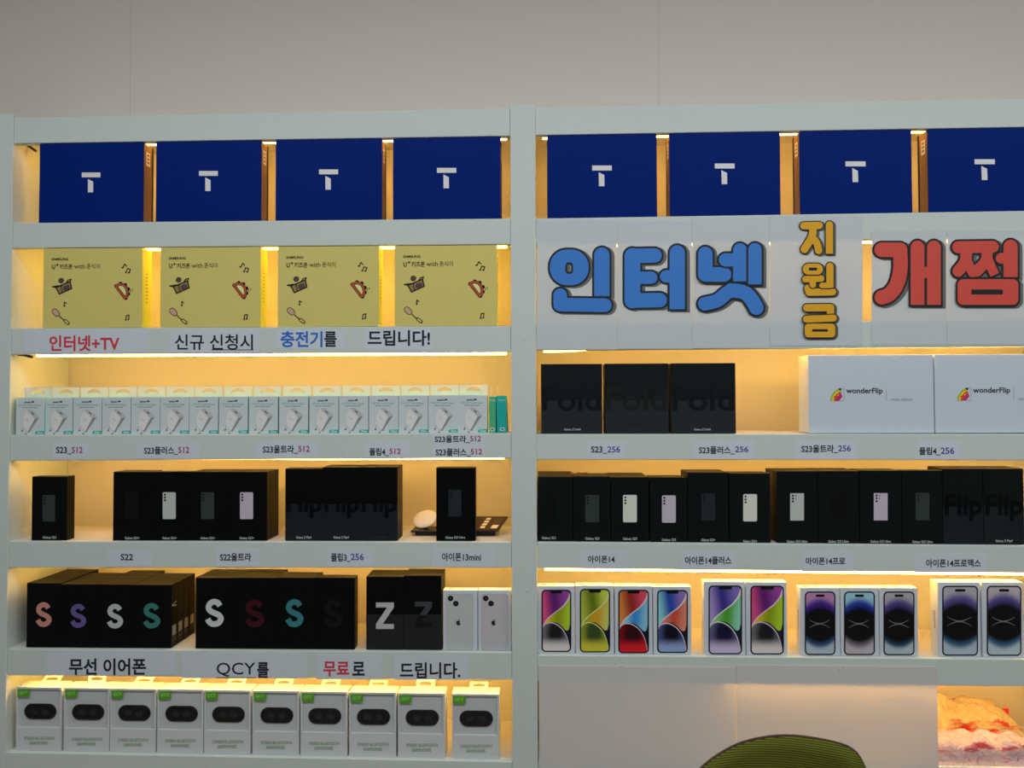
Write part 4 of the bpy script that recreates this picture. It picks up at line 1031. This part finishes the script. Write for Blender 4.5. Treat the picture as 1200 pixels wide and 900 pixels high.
# ------------------------------------------------------------------ packed bags on the lower right shelf
def bag(name, x0, x1, y0, y1, z, tz, slope, m, seed, label, red):
    """crumpled soft plastic pack: a pillow with folds"""
    rnd = random.Random(seed); nx, ny = 44, 30; org = Vector((x0, y0, z)); q = MB(); vs = []
    waves = [(rnd.uniform(20, 80), rnd.uniform(-70, 70), rnd.uniform(0, 6.3), rnd.uniform(.002, .006)) for _ in range(9)]
    for lay in (1, 0):
        for j in range(ny+1):
            for i in range(nx+1):
                u, v = i/nx, j/ny; e = (max(0, 1-abs(2*u-1)**5)*max(0, 1-abs(2*v-1)**4))**.55
                x, y = (x1-x0)*u, (y1-y0)*v
                f = sum(a*abs(math.sin(kx*x+ky*y+ph)) for kx, ky, ph, a in waves)
                zz = tz*e*(.62+slope*v)+f*e if lay else -0.0
                vs.append((x+(.003*math.sin(40*y) if lay else .003*math.sin(40*y)), y, max(zz, 0) + (0.004*e if lay else 0)))
    fs = []; N1 = (nx+1)*(ny+1)
    for j in range(ny):
        for i in range(nx):
            k = j*(nx+1)+i; fs.append((k, k+1, k+nx+2, k+nx+1)); fs.append((N1+k, N1+k+nx+1, N1+k+nx+2, N1+k+1))
    for i in range(nx):
        for k in (i, ny*(nx+1)+i): fs.append((k, N1+k, N1+k+1, k+1))
    for j in range(ny):
        for k in (j*(nx+1), j*(nx+1)+nx): fs.append((k, k+nx+1, N1+k+nx+1, N1+k))
    q.raw(vs, fs, m); o = q.build(name, None, org, smooth=True); tag(o, label, 'bag', 'packed bags on the lower shelf')
    return o, org
def M_bag(name, c, red, *bands):
    m = bpy.data.materials.new(name); m.use_nodes = True; nt = m.node_tree; b = nt.nodes['Principled BSDF']
    b.inputs['Roughness'].default_value = .2; b.inputs['Specular IOR Level'].default_value = .6
    tc = nt.nodes.new('ShaderNodeTexCoord'); sp = nt.nodes.new('ShaderNodeSeparateXYZ'); nt.links.new(tc.outputs['Object'], sp.inputs[0])
    mp = nt.nodes.new('ShaderNodeMapping'); mp.inputs['Scale'].default_value = (14, 60, 60); mp.inputs['Rotation'].default_value = (0, 0, .25); nt.links.new(tc.outputs['Object'], mp.inputs[0])
    no = nt.nodes.new('ShaderNodeTexNoise'); no.inputs['Scale'].default_value = 1; no.inputs['Detail'].default_value = 4; nt.links.new(mp.outputs[0], no.inputs['Vector'])
    n2 = nt.nodes.new('ShaderNodeTexNoise'); n2.inputs['Scale'].default_value = 55; n2.inputs['Detail'].default_value = 5; n2.inputs['Distortion'].default_value = 1.5; nt.links.new(tc.outputs['Object'], n2.inputs['Vector'])
    w = nmath(nt, 'ADD', sp.outputs[1], nmath(nt, 'MULTIPLY', nmath(nt, 'SUBTRACT', n2.outputs['Fac'], .5), .02))
    acc = None
    for lo, hi in bands:
        bd = nmath(nt, 'MULTIPLY', sstep(nt, w, lo-.003, lo+.003), nmath(nt, 'SUBTRACT', 1.0, sstep(nt, w, hi-.004, hi)))
        acc = bd if acc is None else nmath(nt, 'MAXIMUM', acc, bd)
    patch = nmath(nt, 'MULTIPLY', acc, sstep(nt, no.outputs['Fac'], .42, .60))
    base = nmix(nt, sstep(nt, n2.outputs['Fac'], .35, .7), alb(tuple(v*.88 for v in c), 1.75), alb(c, 1.75))
    nt.links.new(nmix(nt, patch, base, alb(red, 1.0)), b.inputs['Base Color'])
    bp = nt.nodes.new('ShaderNodeBump'); bp.inputs['Strength'].default_value = .7; bp.inputs['Distance'].default_value = .005
    nt.links.new(n2.outputs['Fac'], bp.inputs['Height']); nt.links.new(bp.outputs[0], b.inputs['Normal'])
    return m
zb = floor_of(RIGHT, 6)
xb = at(1085, 870, .05).x
bag('packed_bag', xb-.06, xb+.26, .006, .088, zb, .030, .35, M_bag('bag_pink', (172, 150, 154), (176, 60, 66), (.004, .016), (.052, .074)), 3, 'pinkish clear plastic pack with red print, nearest in the lower right corner', True)
bag('packed_bag', xb-.05, at(1199, 868, .13).x, .100, .212, zb, .052, .75, M_bag('bag_beige', (176, 160, 134), (192, 52, 34), (.0, .020), (.084, .112)), 5, 'beige crumpled plastic pack with red edge, behind the pinkish pack', True)
q = MB(); RDM = M('red_card', (190, 34, 38), .45, .3); a = at(1160, 830, .215); b = at(1182.5, 842, .215)
q.box(a.x, b.x, .2145, .2185, zb, a.z, RDM, .001); q.box(b.x-.010, b.x-.0002, .2135, .2205, zb, a.z-.012, RDM, .001)
tag(q.build('red_folder'), 'small red card edge standing behind the plastic packs', 'card')

# ------------------------------------------------------------------ office chair in front
CY = -.64
OL = bpy.data.materials.new('olive_mesh'); OL.use_nodes = True
nt = OL.node_tree; b = nt.nodes['Principled BSDF']; b.inputs['Roughness'].default_value = .8; b.inputs['Specular IOR Level'].default_value = .1
tc = nt.nodes.new('ShaderNodeTexCoord'); wv = nt.nodes.new('ShaderNodeTexWave'); wv.bands_direction = 'Z'; wv.inputs['Scale'].default_value = 95; wv.inputs['Distortion'].default_value = .6; wv.inputs['Detail'].default_value = 1
nt.links.new(tc.outputs['Object'], wv.inputs['Vector']); nt.links.new(nmix(nt, wv.outputs['Fac'], alb((48, 52, 10), 1.6), alb((92, 95, 34), 1.6)), b.inputs['Base Color'])
MAROON = M('dark_trim', (46, 30, 26), .5, .3)
top = smooth_pts([(770, 1010), (782, 945), (815, 903), (860, 880.5), (900, 871), (935, 867.5), (975, 868.6), (992, 872), (1001, 882), (1007, 904), (1014, 960), (1016, 1040), (1000, 1120)], 5)
xs_mid = 895
def back_pt(px, py, off=0.0):
    t = (px-xs_mid)/120; p_ = at(px, py, CY); return Vector((p_.x, CY+.05*(1-t*t)*1.0-.03+off+(p_.z-1.0)*.12, p_.z))
bottom = smooth_pts([(1000, 1120), (900, 1150), (790, 1120), (770, 1010)], 5)
loop = top+bottom[1:-1]
ctr = at(895, 1000, CY)
root = empty('office_chair', (ctr.x, CY-.15, 0))
rings_f, rings_b = [], []
for k in range(9):
    s_ = 1-k/8*.995
    rings_f.append([back_pt(895+(x-895)*s_, 1000+(y-1000)*s_, -.006) for x, y in loop])
q = MB(); q.loft([[v-Vector(root.location)+Vector((0, .010, 0)) for v in r] for r in rings_f][::-1] + [[v-Vector(root.location) for v in r] for r in rings_f], OL); q.build('backrest', root, smooth=True)
q = MB(); lp = [back_pt(x, y, -.001)-Vector(root.location) for x, y in loop]; q.tube(lp+[lp[0]], .0024, MAROON, 8); q.build('back_frame', root, smooth=True)
q = MB(); zs = .46
q.box(-.23, .23, -.24, .22, zs, zs+.07, OL, .03); q.build('seat', root)
q = MB(); q.tube([(0, -.02, .44), (0, .20, .46), (0, .235, .62), (0, .17, .78)], .018, PLASTIC_BLACK); q.build('back_support', root)
q = MB(); q.tube([(0, 0, .09), (0, 0, .30)], .026, PLASTIC_BLACK, 16); q.tube([(0, 0, .30), (0, 0, .47)], .016, PLASTIC_BLACK, 16); q.build('gas_lift', root)
for k in range(5):
    t = 2*math.pi*k/5+.3; q = MB(); q.tube([(0, 0, .10), (.16*math.cos(t), .16*math.sin(t), .09), (.29*math.cos(t), .29*math.sin(t), .07)], [.022, .018, .014], PLASTIC_BLACK, 10); leg = q.build('leg', root)
    q = MB(); c = Vector((.29*math.cos(t), .29*math.sin(t), .03)); d = Vector((-math.sin(t), math.cos(t), 0))
    q.tube([c-d*.018, c+d*.018], .03, PLASTIC_BLACK, 16); q.build('caster', leg)
tag(root, 'office chair with an olive green mesh backrest in front of the plastic sheets', 'chair')
